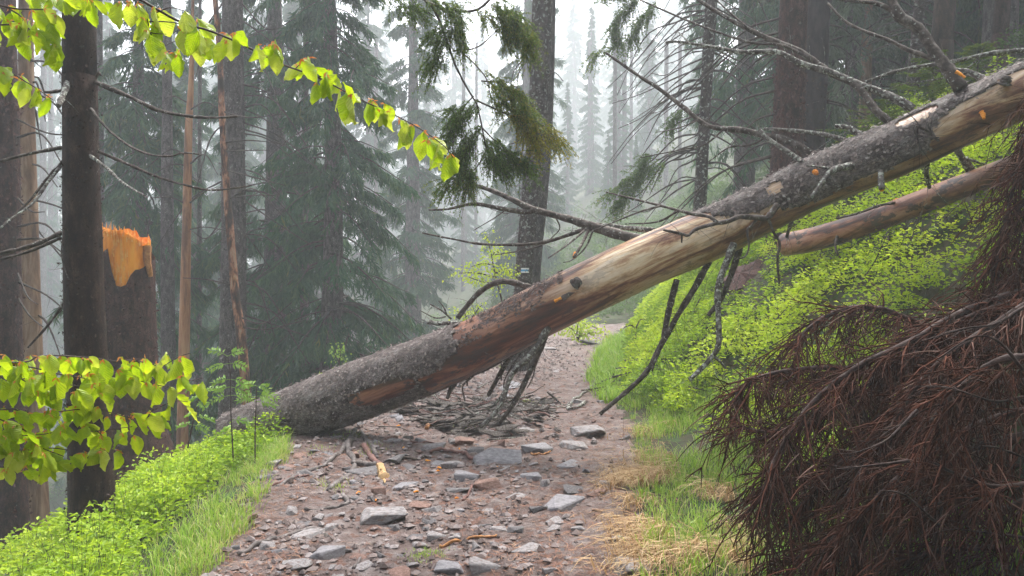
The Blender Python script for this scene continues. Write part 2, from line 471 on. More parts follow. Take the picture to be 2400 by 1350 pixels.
M['beech'] = beech_mat('young_beech_leaf', (0.31, 0.44, 0.022), (0.42, 0.54, 0.04), (1.3, 1.22, 0.5), 0.5)
M['beech_pale'] = beech_mat('pale_beech_leaf', (0.42, 0.50, 0.06), (0.53, 0.60, 0.12), (1.3, 1.3, 0.6), 0.4)
M['beech_deep'] = beech_mat('deeper_beech_leaf', (0.21, 0.34, 0.014), (0.31, 0.44, 0.022), (1.4, 1.3, 0.5), 0.55)
M['budscale'] = mat('orange_bud_scale', [(0.3, (0.55, 0.16, 0.03)), (0.7, (0.75, 0.36, 0.12))], scale=30, rough=0.5, transl=(1, 1, 1), tfac=0.3)
M['beech_stem'] = mat('beech_stem', [(0.3, (0.035, 0.022, 0.02)), (0.7, (0.09, 0.06, 0.055))], scale=40, rough=0.6)
M['rowan'] = mat('rowan_leaf', [(0.3, (0.16, 0.29, 0.05)), (0.7, (0.26, 0.40, 0.09))], scale=10, rough=0.45, transl=(1.2, 1.2, 0.6), tfac=0.45)
M['stone'] = mat('grey_stone', [(0.3, (0.13, 0.118, 0.12)), (0.5, (0.215, 0.20, 0.202)), (0.75, (0.29, 0.275, 0.28))],
                 scale=5, rough=0.6, bump=0.5, bscale=25, spots=((0.20, 0.13, 0.105), 0.60), spotscale=6)
M['stone_pale'] = mat('pale_stone', [(0.3, (0.125, 0.12, 0.13)), (0.55, (0.19, 0.182, 0.195)), (0.8, (0.25, 0.242, 0.256))], scale=5, rough=0.55, bump=0.35, bscale=22,
                      spots=((0.20, 0.19, 0.20), 0.63), spotscale=9)
M['stone_red'] = mat('reddish_stone', [(0.3, (0.12, 0.07, 0.055)), (0.6, (0.22, 0.13, 0.105)), (0.8, (0.28, 0.21, 0.19))], scale=6, rough=0.65, bump=0.5, bscale=25)
M['stone_dark'] = mat('dark_stone', [(0.3, (0.07, 0.066, 0.068)), (0.6, (0.13, 0.12, 0.125)), (0.8, (0.20, 0.185, 0.19))], scale=6, rough=0.5, bump=0.5, bscale=25)
M['gravel'] = mat('path_gravel', [(0.3, (0.15, 0.115, 0.105)), (0.6, (0.25, 0.20, 0.19))], scale=20, rough=0.65,
                  tint=[(0.0, (0.07, 0.045, 0.038)), (0.5, (0.145, 0.112, 0.104)), (1.0, (0.23, 0.205, 0.205))], tintamt=0.75)
M['litter'] = mat('needle_litter', [(0.3, (0.13, 0.06, 0.04)), (0.7, (0.24, 0.13, 0.085))], scale=8, rough=0.7,
                  tint=[(0.0, (0.08, 0.032, 0.022)), (0.6, (0.22, 0.10, 0.065)), (1.0, (0.40, 0.24, 0.14))], tintamt=0.7)
M['root'] = mat('worn_root', [(0.3, (0.055, 0.045, 0.042)), (0.6, (0.13, 0.11, 0.105)), (0.8, (0.22, 0.20, 0.195))], scale=20, rough=0.6, bump=0.6, bscale=60, bdist=0.01)
M['stick_red'] = mat('reddish_stick', [(0.3, (0.09, 0.04, 0.035)), (0.7, (0.19, 0.10, 0.085))], scale=25, rough=0.6, bump=0.4, bscale=80)
M['stick_orange'] = mat('orange_stick', [(0.3, (0.22, 0.09, 0.03)), (0.7, (0.42, 0.20, 0.075))], scale=25, rough=0.6, bump=0.4, bscale=80)
M['bark_sheet'] = mat('dark_red_bark', [(0.3, (0.045, 0.018, 0.016)), (0.7, (0.11, 0.05, 0.045))], scale=12, rough=0.7, bump=0.8, bscale=50)
M['bark_slab'] = mat('loose_bark', [(0.3, (0.05, 0.033, 0.03)), (0.55, (0.12, 0.10, 0.092)), (0.8, (0.24, 0.225, 0.205))], scale=16, rough=0.8, bump=1.0, bscale=50,
                     spots=((0.36, 0.38, 0.33), 0.60), spotscale=22)
M['blaze_white'] = mat('white_paint', [(0.3, (0.72, 0.73, 0.74)), (0.7, (0.82, 0.82, 0.82))], scale=60, rough=0.6)
M['blaze_blue'] = mat('blue_paint', [(0.3, (0.08, 0.30, 0.55)), (0.7, (0.12, 0.38, 0.62))], scale=60, rough=0.6)
M['brown_dead'] = mat('dead_bracken', [(0.3, (0.16, 0.055, 0.025)), (0.7, (0.30, 0.13, 0.06))], scale=10, rough=0.7)


def log_wood():
    m = mat('weathered_log_wood', [(0.26, (0.06, 0.024, 0.014)), (0.40, (0.24, 0.10, 0.05)), (0.47, (0.48, 0.29, 0.15)), (0.55, (0.70, 0.54, 0.33)), (0.68, (0.82, 0.72, 0.54))],
            scale=5.5, stretch=(0.13, 1, 1), rough=0.33, spec=0.55, bump=0.6, bscale=26, detail=9, ndist=0.9, bdist=0.012)
    t = m.node_tree; N = t.nodes; L = t.links
    bs = N["Principled BSDF"]
    src = bs.inputs["Base Color"].links[0].from_socket
    tc = [n for n in N if n.type == 'TEX_COORD'][0]
    # redder and darker wood by tint: towards both ends and on the underside
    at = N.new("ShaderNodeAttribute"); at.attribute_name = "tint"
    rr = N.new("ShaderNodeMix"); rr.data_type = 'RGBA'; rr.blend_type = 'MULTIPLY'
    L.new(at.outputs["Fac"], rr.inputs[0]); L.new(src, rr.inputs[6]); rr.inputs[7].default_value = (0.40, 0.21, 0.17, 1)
    gn = N.new("ShaderNodeTexNoise"); gn.inputs["Scale"].default_value = 38; gn.inputs["Detail"].default_value = 6; gn.inputs["Roughness"].default_value = 0.7
    gm = N.new("ShaderNodeMapping"); gm.inputs["Scale"].default_value = (0.05, 1, 1); L.new(tc.outputs["Object"], gm.inputs[0]); L.new(gm.outputs[0], gn.inputs["Vector"])
    gr = N.new("ShaderNodeMapRange"); gr.inputs[1].default_value = 0.50; gr.inputs[2].default_value = 0.68; gr.inputs[4].default_value = 0.75; L.new(gn.outputs["Fac"], gr.inputs[0])
    gx_ = N.new("ShaderNodeMix"); gx_.data_type = 'RGBA'; gx_.blend_type = 'MULTIPLY'; L.new(gr.outputs[0], gx_.inputs[0]); L.new(rr.outputs[2], gx_.inputs[6]); gx_.inputs[7].default_value = (0.40, 0.27, 0.20, 1)
    sn_ = N.new("ShaderNodeTexNoise"); sn_.inputs["Scale"].default_value = 3.2; sn_.inputs["Detail"].default_value = 7; sn_.inputs["Roughness"].default_value = 0.7; sn_.inputs["Distortion"].default_value = 1.2
    sm_ = N.new("ShaderNodeMapping"); sm_.inputs["Scale"].default_value = (0.30, 1, 1); sm_.inputs["Location"].default_value = (3.1, 0, 0); L.new(tc.outputs["Object"], sm_.inputs[0]); L.new(sm_.outputs[0], sn_.inputs["Vector"])
    sr_ = N.new("ShaderNodeMapRange"); sr_.inputs[1].default_value = 0.53; sr_.inputs[2].default_value = 0.64; sr_.inputs[4].default_value = 0.85; L.new(sn_.outputs["Fac"], sr_.inputs[0])
    sx_ = N.new("ShaderNodeMix"); sx_.data_type = 'RGBA'; sx_.blend_type = 'MULTIPLY'; L.new(sr_.outputs[0], sx_.inputs[0]); L.new(gx_.outputs[2], sx_.inputs[6]); sx_.inputs[7].default_value = (0.33, 0.19, 0.15, 1)
    gx_ = sx_
    # flakes of remaining inner bark
    nz = N.new("ShaderNodeTexNoise"); nz.inputs["Scale"].default_value = 9; nz.inputs["Detail"].default_value = 10; nz.inputs["Roughness"].default_value = 0.75
    mp = N.new("ShaderNodeMapping"); mp.inputs["Scale"].default_value = (0.45, 1, 1); L.new(tc.outputs["Object"], mp.inputs[0]); L.new(mp.outputs[0], nz.inputs["Vector"])
    mr = N.new("ShaderNodeMapRange"); mr.inputs[1].default_value = 0.54; mr.inputs[2].default_value = 0.57; L.new(nz.outputs["Fac"], mr.inputs[0])
    mu = N.new("ShaderNodeMath"); mu.operation = 'MULTIPLY'; L.new(mr.outputs[0], mu.inputs[0]); L.new(at.outputs["Fac"], mu.inputs[1])
    fl = N.new("ShaderNodeMix"); fl.data_type = 'RGBA'; L.new(mu.outputs[0], fl.inputs[0]); L.new(gx_.outputs[2], fl.inputs[6]); fl.inputs[7].default_value = (0.035, 0.018, 0.016, 1)
    L.new(fl.outputs[2], bs.inputs["Base Color"])
    return m


M['log_wood'] = log_wood()
M['log_bark'] = mat('scaly_log_bark', [(0.3, (0.13, 0.095, 0.085)), (0.5, (0.27, 0.215, 0.20)), (0.75, (0.42, 0.375, 0.355))],
                    scale=11, stretch=(0.6, 1, 1), rough=0.6, bump=1.0, bscale=34, vor=30, detail=9, spots=((0.36, 0.345, 0.32), 0.62), spotscale=55, spec=0.4, bdist=0.035)

# ------------------------------------------------------------------ ground and path
def axis(lo, hi, a, b, step, grow):
    c = list(np.arange(a, b + 1e-6, step))
    s = step; x = c[-1]
    while x < hi:
        s *= grow; x += s; c.append(x)
    s = step; x = c[0]
    while x > lo:
        s *= grow; x -= s; c.insert(0, x)
    return np.array(c)


gx = axis(-150, 150, -2.8, 2.4, 0.035, 1.06)
gy = axis(-40, 250, 2.6, 12.0, 0.04, 1.05)
X, Y = np.meshgrid(gx, gy)
Z = G(X, Y)
V = np.stack([X, Y, Z], -1).reshape(-1, 3)
nx, ny = len(gx), len(gy)
ii, jj = np.meshgrid(np.arange(nx - 1), np.arange(ny - 1))
q0 = (jj * nx + ii).ravel()
Q = np.stack([q0, q0 + 1, q0 + nx + 1, q0 + nx], -1)
cx = V[Q].mean(1)
edge = 0.12 * fbm(cx[:, 0] * 2.2, cx[:, 1] * 2.2, 77) + 0.10 * fbm(cx[:, 0] * 6, cx[:, 1] * 6, 78)
onp = (cx[:, 0] > XL(cx[:, 1]) + edge) & (cx[:, 0] < XR(cx[:, 1]) + edge * 0.7 + 0.05) & (cx[:, 1] < 23)


def sub(Qs, name, m):
    u, inv = np.unique(Qs.ravel(), return_inverse=True)
    g = Geo(); g.add(V[u], inv.reshape(-1, 4)); return g.build(name, m)


tag(sub(Q[~onp], 'ground', M['ground']), kind='structure')
tag(sub(Q[onp], 'path', M['path']), kind='structure')

# ------------------------------------------------------------------ spruce kinds
def spruce_parts(H, h0, r0, nb, seed, droop=1.0, tw=46, green=0.5):
    """a spruce at the origin: trunk tube and hanging twig crown"""
    r = np.random.default_rng(seed)
    gt = Geo()
    zz = np.linspace(-0.6, H, 16)
    add_tube(gt, np.stack([0.04 * np.sin(zz * 0.5 + seed), 0.04 * np.cos(zz * 0.4), zz], 1), 0.017 * H * np.clip(1 - zz / (H * 1.02), 0.02, 1) + 0.01, 10, rough=0.1, seed=seed)
    gc = Geo(); gb = Geo()
    k = 7
    hs = h0 + (H - h0) * np.sort(r.random(nb)) ** 1.0
    rel = (H - hs) / (H - h0)
    Ls = r0 * np.clip(rel, 0.03, 1) ** 0.75 * r.uniform(0.6, 1.15, nb)
    az = r.uniform(0, 2 * np.pi, nb)
    u = np.linspace(0, 1, k)
    rise = r.uniform(-0.1, 0.25, nb)
    dr = droop * r.uniform(0.35, 0.75, nb)
    rad = Ls[:, None] * u * (1 - 0.12 * u * u)
    zc = hs[:, None] + Ls[:, None] * (rise[:, None] * u - dr[:, None] * u * u * (1.15 - 0.35 * u ** 3))
    side = Ls[:, None] * 0.08 * np.sin(u * 3 + seed) * r.normal(size=(nb, 1))
    ca, sa = np.cos(az)[:, None], np.sin(az)[:, None]
    B = np.stack([ca * rad - sa * side, sa * rad + ca * side, zc], -1)
    tubes(gb, B, (0.012 + 0.008 * Ls[:, None]) * (1 - 0.85 * u)[None, :], 4, 0.2)
    # hanging twigs
    nt = nb * tw
    bi = np.repeat(np.arange(nb), tw)
    s = r.uniform(0.12, 1.0, nt) ** 0.8
    fi = s * (k - 1); i0 = np.minimum(fi.astype(int), k - 2); f = (fi - i0)[:, None]
    pos = B[bi, i0] * (1 - f) + B[bi, i0 + 1] * f
    tan = nrm(B[bi, i0 + 1] - B[bi, i0])
    sid = nrm(np.cross(tan, [0, 0, 1.0])) * r.choice([-1, 1], nt)[:, None]
    spread = r.uniform(0.1, 1.0, nt)[:, None]
    wd = Ls[bi][:, None] * 0.20 * (1.1 - s[:, None])
    pos = pos + sid * spread * wd
    pos[:, 2] -= (spread[:, 0] * wd[:, 0]) * 0.5
    d = nrm(np.array([0, 0, -1.0]) * r.uniform(0.4, 1.3, nt)[:, None] + tan * 0.5 + sid * 0.45 + r.normal(size=(nt, 3)) * 0.22)
    L = r.uniform(0.22, 0.55, nt) * (0.5 + 0.5 * np.clip(rel[bi], 0, 1))
    tint = np.clip(green + 0.18 * r.normal(size=nt) + 0.25 * (s - 0.6), 0, 1)
    # central strip
    nor = nrm(r.normal(size=(nt, 3)))
    leaves(gc, pos, d, nor, L, np.full(nt, 0.045), tint, 0.1)
    # side sprays
    for q in range(4):
        f = r.uniform(0.1, 0.9, nt)[:, None]
        p2 = pos + d * L[:, None] * f
        d2 = nrm(d * 0.8 + nrm(r.normal(size=(nt, 3))) * 0.75 + np.array([0, 0, -0.35]))
        leaves(gc, p2, d2, nrm(r.normal(size=(nt, 3))), r.uniform(0.10, 0.24, nt), np.full(nt, 0.032), np.clip(tint + r.normal(size=nt) * 0.1, 0, 1), 0.1)
    return gt, gb, gc


SPRUCE = []
for (H, h0, r0, nb, sd_, dr_, tw_, gr_) in ((19, 0.6, 2.9, 210, 11, 1.1, 72, 0.38), (22, 1.5, 2.7, 200, 12, 1.35, 66, 0.42), (17, 3.0, 2.4, 150, 13, 1.5, 60, 0.5),
                                            (20, 0.6, 2.2, 200, 14, 1.0, 60, 0.42)):
    gt, gb, gc = spruce_parts(H, h0, r0, nb, sd_, dr_, tw_, gr_)
    gb.v += []  # branches and trunk stay two parts
    tr_ = gt.build('trunk', M['bark_grey']); br_ = gb.build('branches_inside_crown', M['twig_thin']); cr_ = gc.build('crown', M['needle'], smooth=False)
    SPRUCE.append((tr_.data, br_.data, cr_.data, H))
    for o in (tr_, br_, cr_): bpy.data.objects.remove(o)


def place_spruce(px, d, kind, label, group=None, sc=1.0, rot=None, name='spruce_tree', pale=False):
    b = P(px, 640, d); x, y = b[0], b[1]
    z = float(G(x, y, False)) - 0.1
    e = thing(name, label, 'spruce', (x, y, z), group)
    e.rotation_euler = (0, 0, rng.uniform(0, 6.28) if rot is None else rot)
    e.scale = (sc, sc, sc)
    t, b_, c, H = SPRUCE[kind]
    o = bpy.data.objects.new('trunk', t); C.objects.link(o); o.parent = e
    o = bpy.data.objects.new('limbs', b_); C.objects.link(o); o.parent = e; o['kind'] = 'stuff'
    if pale: c = c.copy(); c.materials[0] = M['needle_pale']
    o = bpy.data.objects.new('crown', c); C.objects.link(o); o.parent = e; o['kind'] = 'stuff'
    return e


place_spruce(778, 15.5, 0, 'tall dark green spruce with crown hanging to the ground, just behind the log', sc=.80, rot=0.4)
place_spruce(645, 18, 1, 'shaggy dark spruce beside the grey trunk, long branches drooping', sc=.9)
place_spruce(968, 32, 3, 'slender fog-softened spruce between the big dark one and the waymarked trunk', sc=1.15, rot=1.0)
place_spruce(1236, 40, 3, 'grey-green spruce directly behind the waymarked twin trunk', sc=1.3)
place_spruce(330, 17, 2, 'spruce with olive hanging twigs behind the broken orange stump', sc=.95)
place_spruce(455, 27, 3, 'dark spruce behind the thin orange snag', sc=.95)
place_spruce(1745, 21, 2, 'mossy green spruce behind the slim bare trunk and reddish trunk', sc=1.05)
place_spruce(2015, 15, 1, 'grey-green veil of hanging spruce twigs between two dark trunks on the bank', sc=0.8, rot=2.2, pale=True)
place_spruce(2340, 12.5, 2, 'dark spruce at the top of the bank above the fallen log', sc=0.9, rot=0.3)
place_spruce(548, 38, 3, 'grey-green spruce filling the gap behind the stout grey trunk', sc=1.3, rot=2.0)
place_spruce(265, 36, 0, 'blue-green spruce seen just past the near dark trunk', sc=1.1, rot=3.0)
place_spruce(1900, 18, 1, 'dark spruce behind the reddish trunk on the bank', sc=.85, rot=1.2)
place_spruce(2260, 16, 0, 'deep green spruce between the broad dark trunk and the picture corner', sc=.85, rot=2.8)
place_spruce(2410, 14, 0, 'dark spruce in the top corner above the dead brush', sc=.8, rot=.9)
place_spruce(2180, 21, 1, 'dim spruce far up the bank behind the broad dark trunk', sc=.95, rot=1.9)
place_spruce(1490, 50, 3, 'little hazy spruce on the grey slope seen under the log', sc=.3)
place_spruce(1425, 58, 0, 'small hazy spruce on the far slope past the bend of the path', sc=.35)
place_spruce(2120, 17, 0, 'shadowy spruce up the bank behind the thin dark trunk', sc=0.8)
far = [(60, 60, 0, 1.5), (125, 70, 1, 1.6), (5, 95, 0, 1.6), (1100, 140, 3, 1.9), (1160, 160, 0, 2.0), (1250, 165, 3, 2.0), (1320, 158, 0, 1.9), (1010, 90, 1, 1.5), (30, 75, 3, 1.6), (160, 90, 1, 1.5), (255, 62, 3, 1.5), (560, 55, 0, 1.45), (705, 48, 3, 1.5), (865, 60, 0, 1.5), (1065, 85, 1, 1.6), (1130, 100, 3, 1.5), (1345, 90, 0, 1.3),
       (1400, 110, 3, 1.6), (1450, 95, 1, 1.3), (1520, 85, 3, 1.2), (1590, 100, 0, 1.4), (1660, 70, 3, 1.3), (1830, 34, 3, 1.0), (1940, 28, 0, .9), (2240, 26, 3, .9), (2290, 34, 1, 1.0),
       (1300, 120, 0, 1.7), (1010, 110, 0, 1.7), (905, 95, 3, 1.7), (620, 75, 1, 1.6), (400, 62, 0, 1.6), (90, 100, 0, 1.6), (-40, 70, 3, 1.5), (1490, 125, 0, 1.6), (1180, 130, 1, 1.7), (1385, 75, 3, .9),
       (1450, 62, 3, .75), (1090, 66, 0, .7), (1520, 70, 0, .8), (1000, 75, 3, .9), (1200, 78, 0, .8), (1330, 68, 3, .6), (1275, 150, 0, 1.9), (1350, 145, 3, 1.8), (1420, 155, 0, 1.8), (1040, 150, 3, 1.9), (980, 140, 0, 1.8), (1560, 150, 0, 1.8), (500, 85, 3, 1.6), (770, 80, 1, 1.6), (330, 85, 1, 1.6), (210, 110, 3, 1.6), (1240, 110, 3, 1.6), (1560, 120, 3, 1.6), (1630, 110, 1, 1.5), (940, 125, 0, 1.7), (1090, 125, 0, 1.7), (1440, 135, 3, 1.7)]
for i, (px, d, k, s) in enumerate(far):
    if d > 80: d, s = d * 1.35, s * 1.28
    place_spruce(px, d, k, 'hazy pale spruce standing far off in the fog', 'far spruces in the fog', s, i * 1.7)

# the same forest goes on around and behind the viewpoint
fr_ = bpy.data.objects.new('forest', None); C.objects.link(fr_); tag(fr_, 'spruce forest going on around and behind the viewpoint', 'forest', kind='stuff')
for i, (x, y, k, sc) in enumerate(((-3.5, -5, 0, .95), (-8, -3, 1, .9), (-7, 1.0, 3, .8), (0.3, -9, 1, 1.0), (3.8, -5.5, 0, .95), (7.5, -2, 3, .9), (8.5, 2.5, 1, .85), (-12, 4, 0, 1.0), (-5, -12, 3, 1.1), (6, -12, 1, 1.1), (12, -7, 0, 1.0), (-13, -9, 1, 1.1), (0, -17, 0, 1.2))):
    for nm_, me_ in zip(('trunk', 'limbs', 'crown'), SPRUCE[k][:3]):
        o = bpy.data.objects.new(nm_, me_); C.objects.link(o); o.parent = fr_; o.location = (x, y, float(G(x, y, False)) - .1); o.scale = (sc,) * 3; o.rotation_euler = (0, 0, i * 1.3); o['kind'] = 'stuff'

# ------------------------------------------------------------------ traced trunks
def trace(pts, d0, d1=None, n=None, jit=0.0):
    pts = np.asarray(pts, float); d1 = d0 if d1 is None else d1
    f = np.concatenate([[0], np.cumsum(np.linalg.norm(np.diff(pts[:, :2], axis=0), axis=1))]); f = f / f[-1]
    q = np.array([P(p[0], p[1], d0 + (d1 - d0) * t) for p, t in zip(pts, f)])
    q = spline(q, n or max(6, 3 * len(pts)))
    if jit: q[1:-1] += rng.normal(size=(len(q) - 2, 3)) * jit
    return q


def trunk_tree(name, label, cat, pts, d, m, top=15.0, sides=18, rough=0.06, flare=0.0, group=None, seed=1, scales=0, sm='scale_brown', ssz=.03):
    """pts: (px, py, width px) top to bottom; goes on down into the ground and up out of the picture"""
    pts = np.asarray(pts, float)
    q = np.array([P(p[0], p[1], d) for p in pts]); w = pts[:, 2] / 1800 * d / 2
    v = q[0] - q[1]; v = v / abs(v[2])
    if top and q[0][2] < top:
        up = q[0] + v * (top - q[0][2]); q = np.vstack([up, q]); w = np.concatenate([[w[0] * 0.45], w])
    v = q[-1] - q[-2]; v = v / abs(v[2]); b = q[-1]
    gz = float(G(b[0], b[1], False))
    if b[2] > gz - 0.25:
        k = b[2] - gz + 0.3; q = np.vstack([q, b + v * k]); w = np.concatenate([w, [w[-1] * (1.0 + 0.06 * k)]])
    L = np.linalg.norm(np.diff(q, axis=0), axis=1).sum()
    n = int(max(14, L * 6))
    s4 = spline(np.hstack([q, w[:, None]]), n)[::-1]
    R = s4[:, 3].copy()
    hgt = s4[:, 2] - gz
    R = R * (1 + flare * np.exp(-np.maximum(hgt, 0) / 0.35))
    e = thing(name, label, cat, (s4[0, 0], s4[0, 1], gz), group)
    g = Geo(); add_tube(g, s4[:, :3], R, sides, True, rough, seed)
    if scales:
        V_, Q_ = g.v[0], g.f4[0]; pk = rng.integers(0, len(Q_), scales * 3); ps = V_[Q_[pk]].mean(1) + rng.normal(size=(len(pk), 3)) * [.01, .01, .05]
        ok = (ps[:, 2] < 4.6); ps, pk = ps[ok][:scales], pk[ok][:scales]
        ii = np.minimum(pk // sides, len(s4) - 1); nn = ps - s4[ii, :3]; nn[:, 2] = 0; nn = nrm(nn); k = len(ps)
        g2 = Geo(); leaves(g2, ps + nn * .001, nrm(rng.normal(size=(k, 3)) * [.4, .4, 1] + nn * rng.uniform(.03, .3, (k, 1))), nn, rng.uniform(.4, 1.2, k) * ssz, rng.uniform(.3, .8, k) * ssz, np.clip(.4 + .25 * rng.normal(size=k), 0, 1), .08)
        o = g2.build('bark_scales', M[sm], e, smooth=False); o['kind'] = 'stuff'
    g.build('trunk', m, e)
    return e, s4, d


def add_branch(e, pts, d0, d1, r0, r1, m, name='branch', sides=6, twigs=0, tl=0.25, jit=0.0, sub=None, tw_r=0.0022, lump=0.12):
    """one traced branch as one part: limb plus its own side twigs and forks (px radii)"""
    q = trace(pts, d0, d1, n=max(10, 4 * len(pts)), jit=jit)
    dm = (d0 + d1) / 2
    n = len(q)
    R = np.linspace(r0, r1, n) / 1800 * dm
    R = R * (1 + lump * rng.normal(size=n)); 
    g = Geo(); add_tube(g, q, R, sides, True, 0.12, int(rng.integers(99)), 0.5)
    for s in (sub or []):
        sp, sr0, sr1 = s[0], s[1], s[2]
        de = s[3] if len(s) > 3 else dm
        # start depth: nearest point of the limb
        st = P(sp[0][0], sp[0][1], 1.0) - CAM
        ds = np.linspace(d0, d1, n)
        i = int(np.argmin([np.linalg.norm(np.array(P(sp[0][0], sp[0][1], dd)) - qq) for dd, qq in zip(ds, q)]))
        qs = trace(sp, ds[i], de, n=max(8, 4 * len(sp)), jit=jit)
        add_tube(g, qs, np.linspace(sr0, sr1, len(qs)) / 1800 * dm * (1 + lump * rng.normal(size=len(qs))), 5, True)
    if twigs:
        t = rng.uniform(0.15, 1.0, twigs); fi = t * (n - 1); i0 = np.minimum(fi.astype(int), n - 2); f = (fi - i0)[:, None]
        p0 = q[i0] * (1 - f) + q[i0 + 1] * f
        tan = nrm(q[i0 + 1] - q[i0])
        dr = nrm(tan * 0.7 + rng.normal(size=(twigs, 3)) * 0.6)
        L = rng.uniform(0.3, 1.0, twigs) * tl
        k = 5; u = np.linspace(0, 1, k)
        B = p0[:, None] + dr[:, None] * (L[:, None] * u)[..., None] + (rng.normal(size=(twigs, 1, 3)) * 0.25) * (L[:, None] * u * u)[..., None]
        tubes(g, B, np.broadcast_to(tw_r * (1 - 0.7 * u), (twigs, k)), 3, 0.4)
    return g.build(name, m, e)


# dark trunk close to the path
eA, sA, dA = trunk_tree('spruce_tree', 'dark brown wet trunk with bare whorled branches, nearest to the path', 'tree trunk',
                        [(185, -20, 70), (187, 190, 74), (190, 400, 78), (198, 700, 86), (210, 1000, 89), (221, 1300, 96)], 5.3, M['bark_dark'], top=11, sides=24, rough=0.05, flare=0.25, seed=5, scales=3500, ssz=.026)
for pts, d1, r0, r1, m in (
        ([(222, 192), (300, 225), (370, 258), (440, 272), (500, 276), (556, 273)], 5.0, 6, 2.6, 'twig_dark'),
        ([(203, 243), (250, 300), (300, 340), (350, 362), (400, 366), (428, 358), (470, 362)], 4.5, 4, 1.6, 'twig_dark'),
        ([(230, 355), (300, 385), (370, 415), (440, 435), (500, 446), (590, 435)], 5.1, 4.5, 1.8, 'twig_dark'),
        ([(200, 357), (245, 390), (290, 430), (345, 462)], 4.6, 4.5, 2.5, 'twig_lichen'),
        ([(145, 346), (70, 360), (0, 378), (-40, 385)], 5.2, 4.5, 3, 'twig_dark'),
        ([(165, 357), (110, 420), (60, 480), (0, 532)], 5.0, 4, 2, 'twig_dark'),
        ([(150, 380), (110, 430), (78, 475), (30, 510), (0, 535)], 4.7, 4, 2.4, 'twig_lichen'),
        ([(145, 545), (90, 570), (40, 585), (-20, 598)], 5.0, 6, 4, 'twig_dark'),
        ([(145, 557), (60, 592), (-20, 612)], 5.1, 4, 2.5, 'twig_dark'),
        ([(168, 178), (155, 205), (146, 228), (137, 248)], 4.95, 9, 6, 'twig_lichen'),
        ([(145, 212), (120, 216), (104, 216)], 5.2, 5, 3, 'twig_dark'),
        ([(158, 690), (140, 725), (110, 765), (65, 815)], 5.2, 4, 2, 'twig_dark'),
        ([(148, 560), (145, 600), (160, 655)], 5.15, 2.5, 1.2, 'twig_dark'),
        ([(226, 180), (232, 170), (236, 176)], 5.25, 3, 2, 'twig_dark')):
    add_branch(eA, pts, 5.3, d1, r0, r1, M[m], twigs=3, tl=0.12)

# left-hand companions
e, s, d = trunk_tree('spruce_tree', 'purple-grey trunk partly cut by the picture edge, behind the beech leaves', 'tree trunk',
                     [(8, -20, 50), (12, 300, 58), (14, 700, 64), (18, 1000, 72), (22, 1290, 84)], 9.0, M['bark_red'], flare=0.2, seed=2, scales=2200, sm='scale_red', ssz=.05)
for k in range(10):
    y0 = rng.uniform(80, 800); x1 = rng.uniform(80, 190)
    add_branch(e, [(40, y0), (40 + (x1 - 40) * .5, y0 + rng.uniform(-10, 60)), (x1, y0 + rng.uniform(20, 120))], 9, 8.7, 3, 1, M['twig_thin'], twigs=4, tl=.3)
e, s, d = trunk_tree('spruce_tree', 'barkless orange-brown dead trunk beside the purple-grey one', 'tree trunk',
                     [(60, -20, 30), (62, 300, 38), (66, 600, 46), (72, 900, 54), (80, 1265, 66)], 10.0, M['bare_brown'], flare=0.2, seed=3)
for k in range(14):
    y0 = rng.uniform(60, 900); x1 = rng.uniform(95, 230) if k % 3 else rng.uniform(-60, 20)
    add_branch(e, [(66, y0), ((x1 + 66) / 2, y0 + rng.uniform(-10, 50)), (x1, y0 + rng.uniform(20, 130))], 10, rng.uniform(9.4, 10.6), 3, 1, M['twig_thin'], twigs=5, tl=.35)
trunk_tree('spruce_tree', 'thin pale trunk half hidden beside the dark trunk', 'tree trunk', [(232, -20, 14), (234, 300, 16), (237, 560, 17), (240, 900, 18)], 17, M['bark_grey'], seed=4)
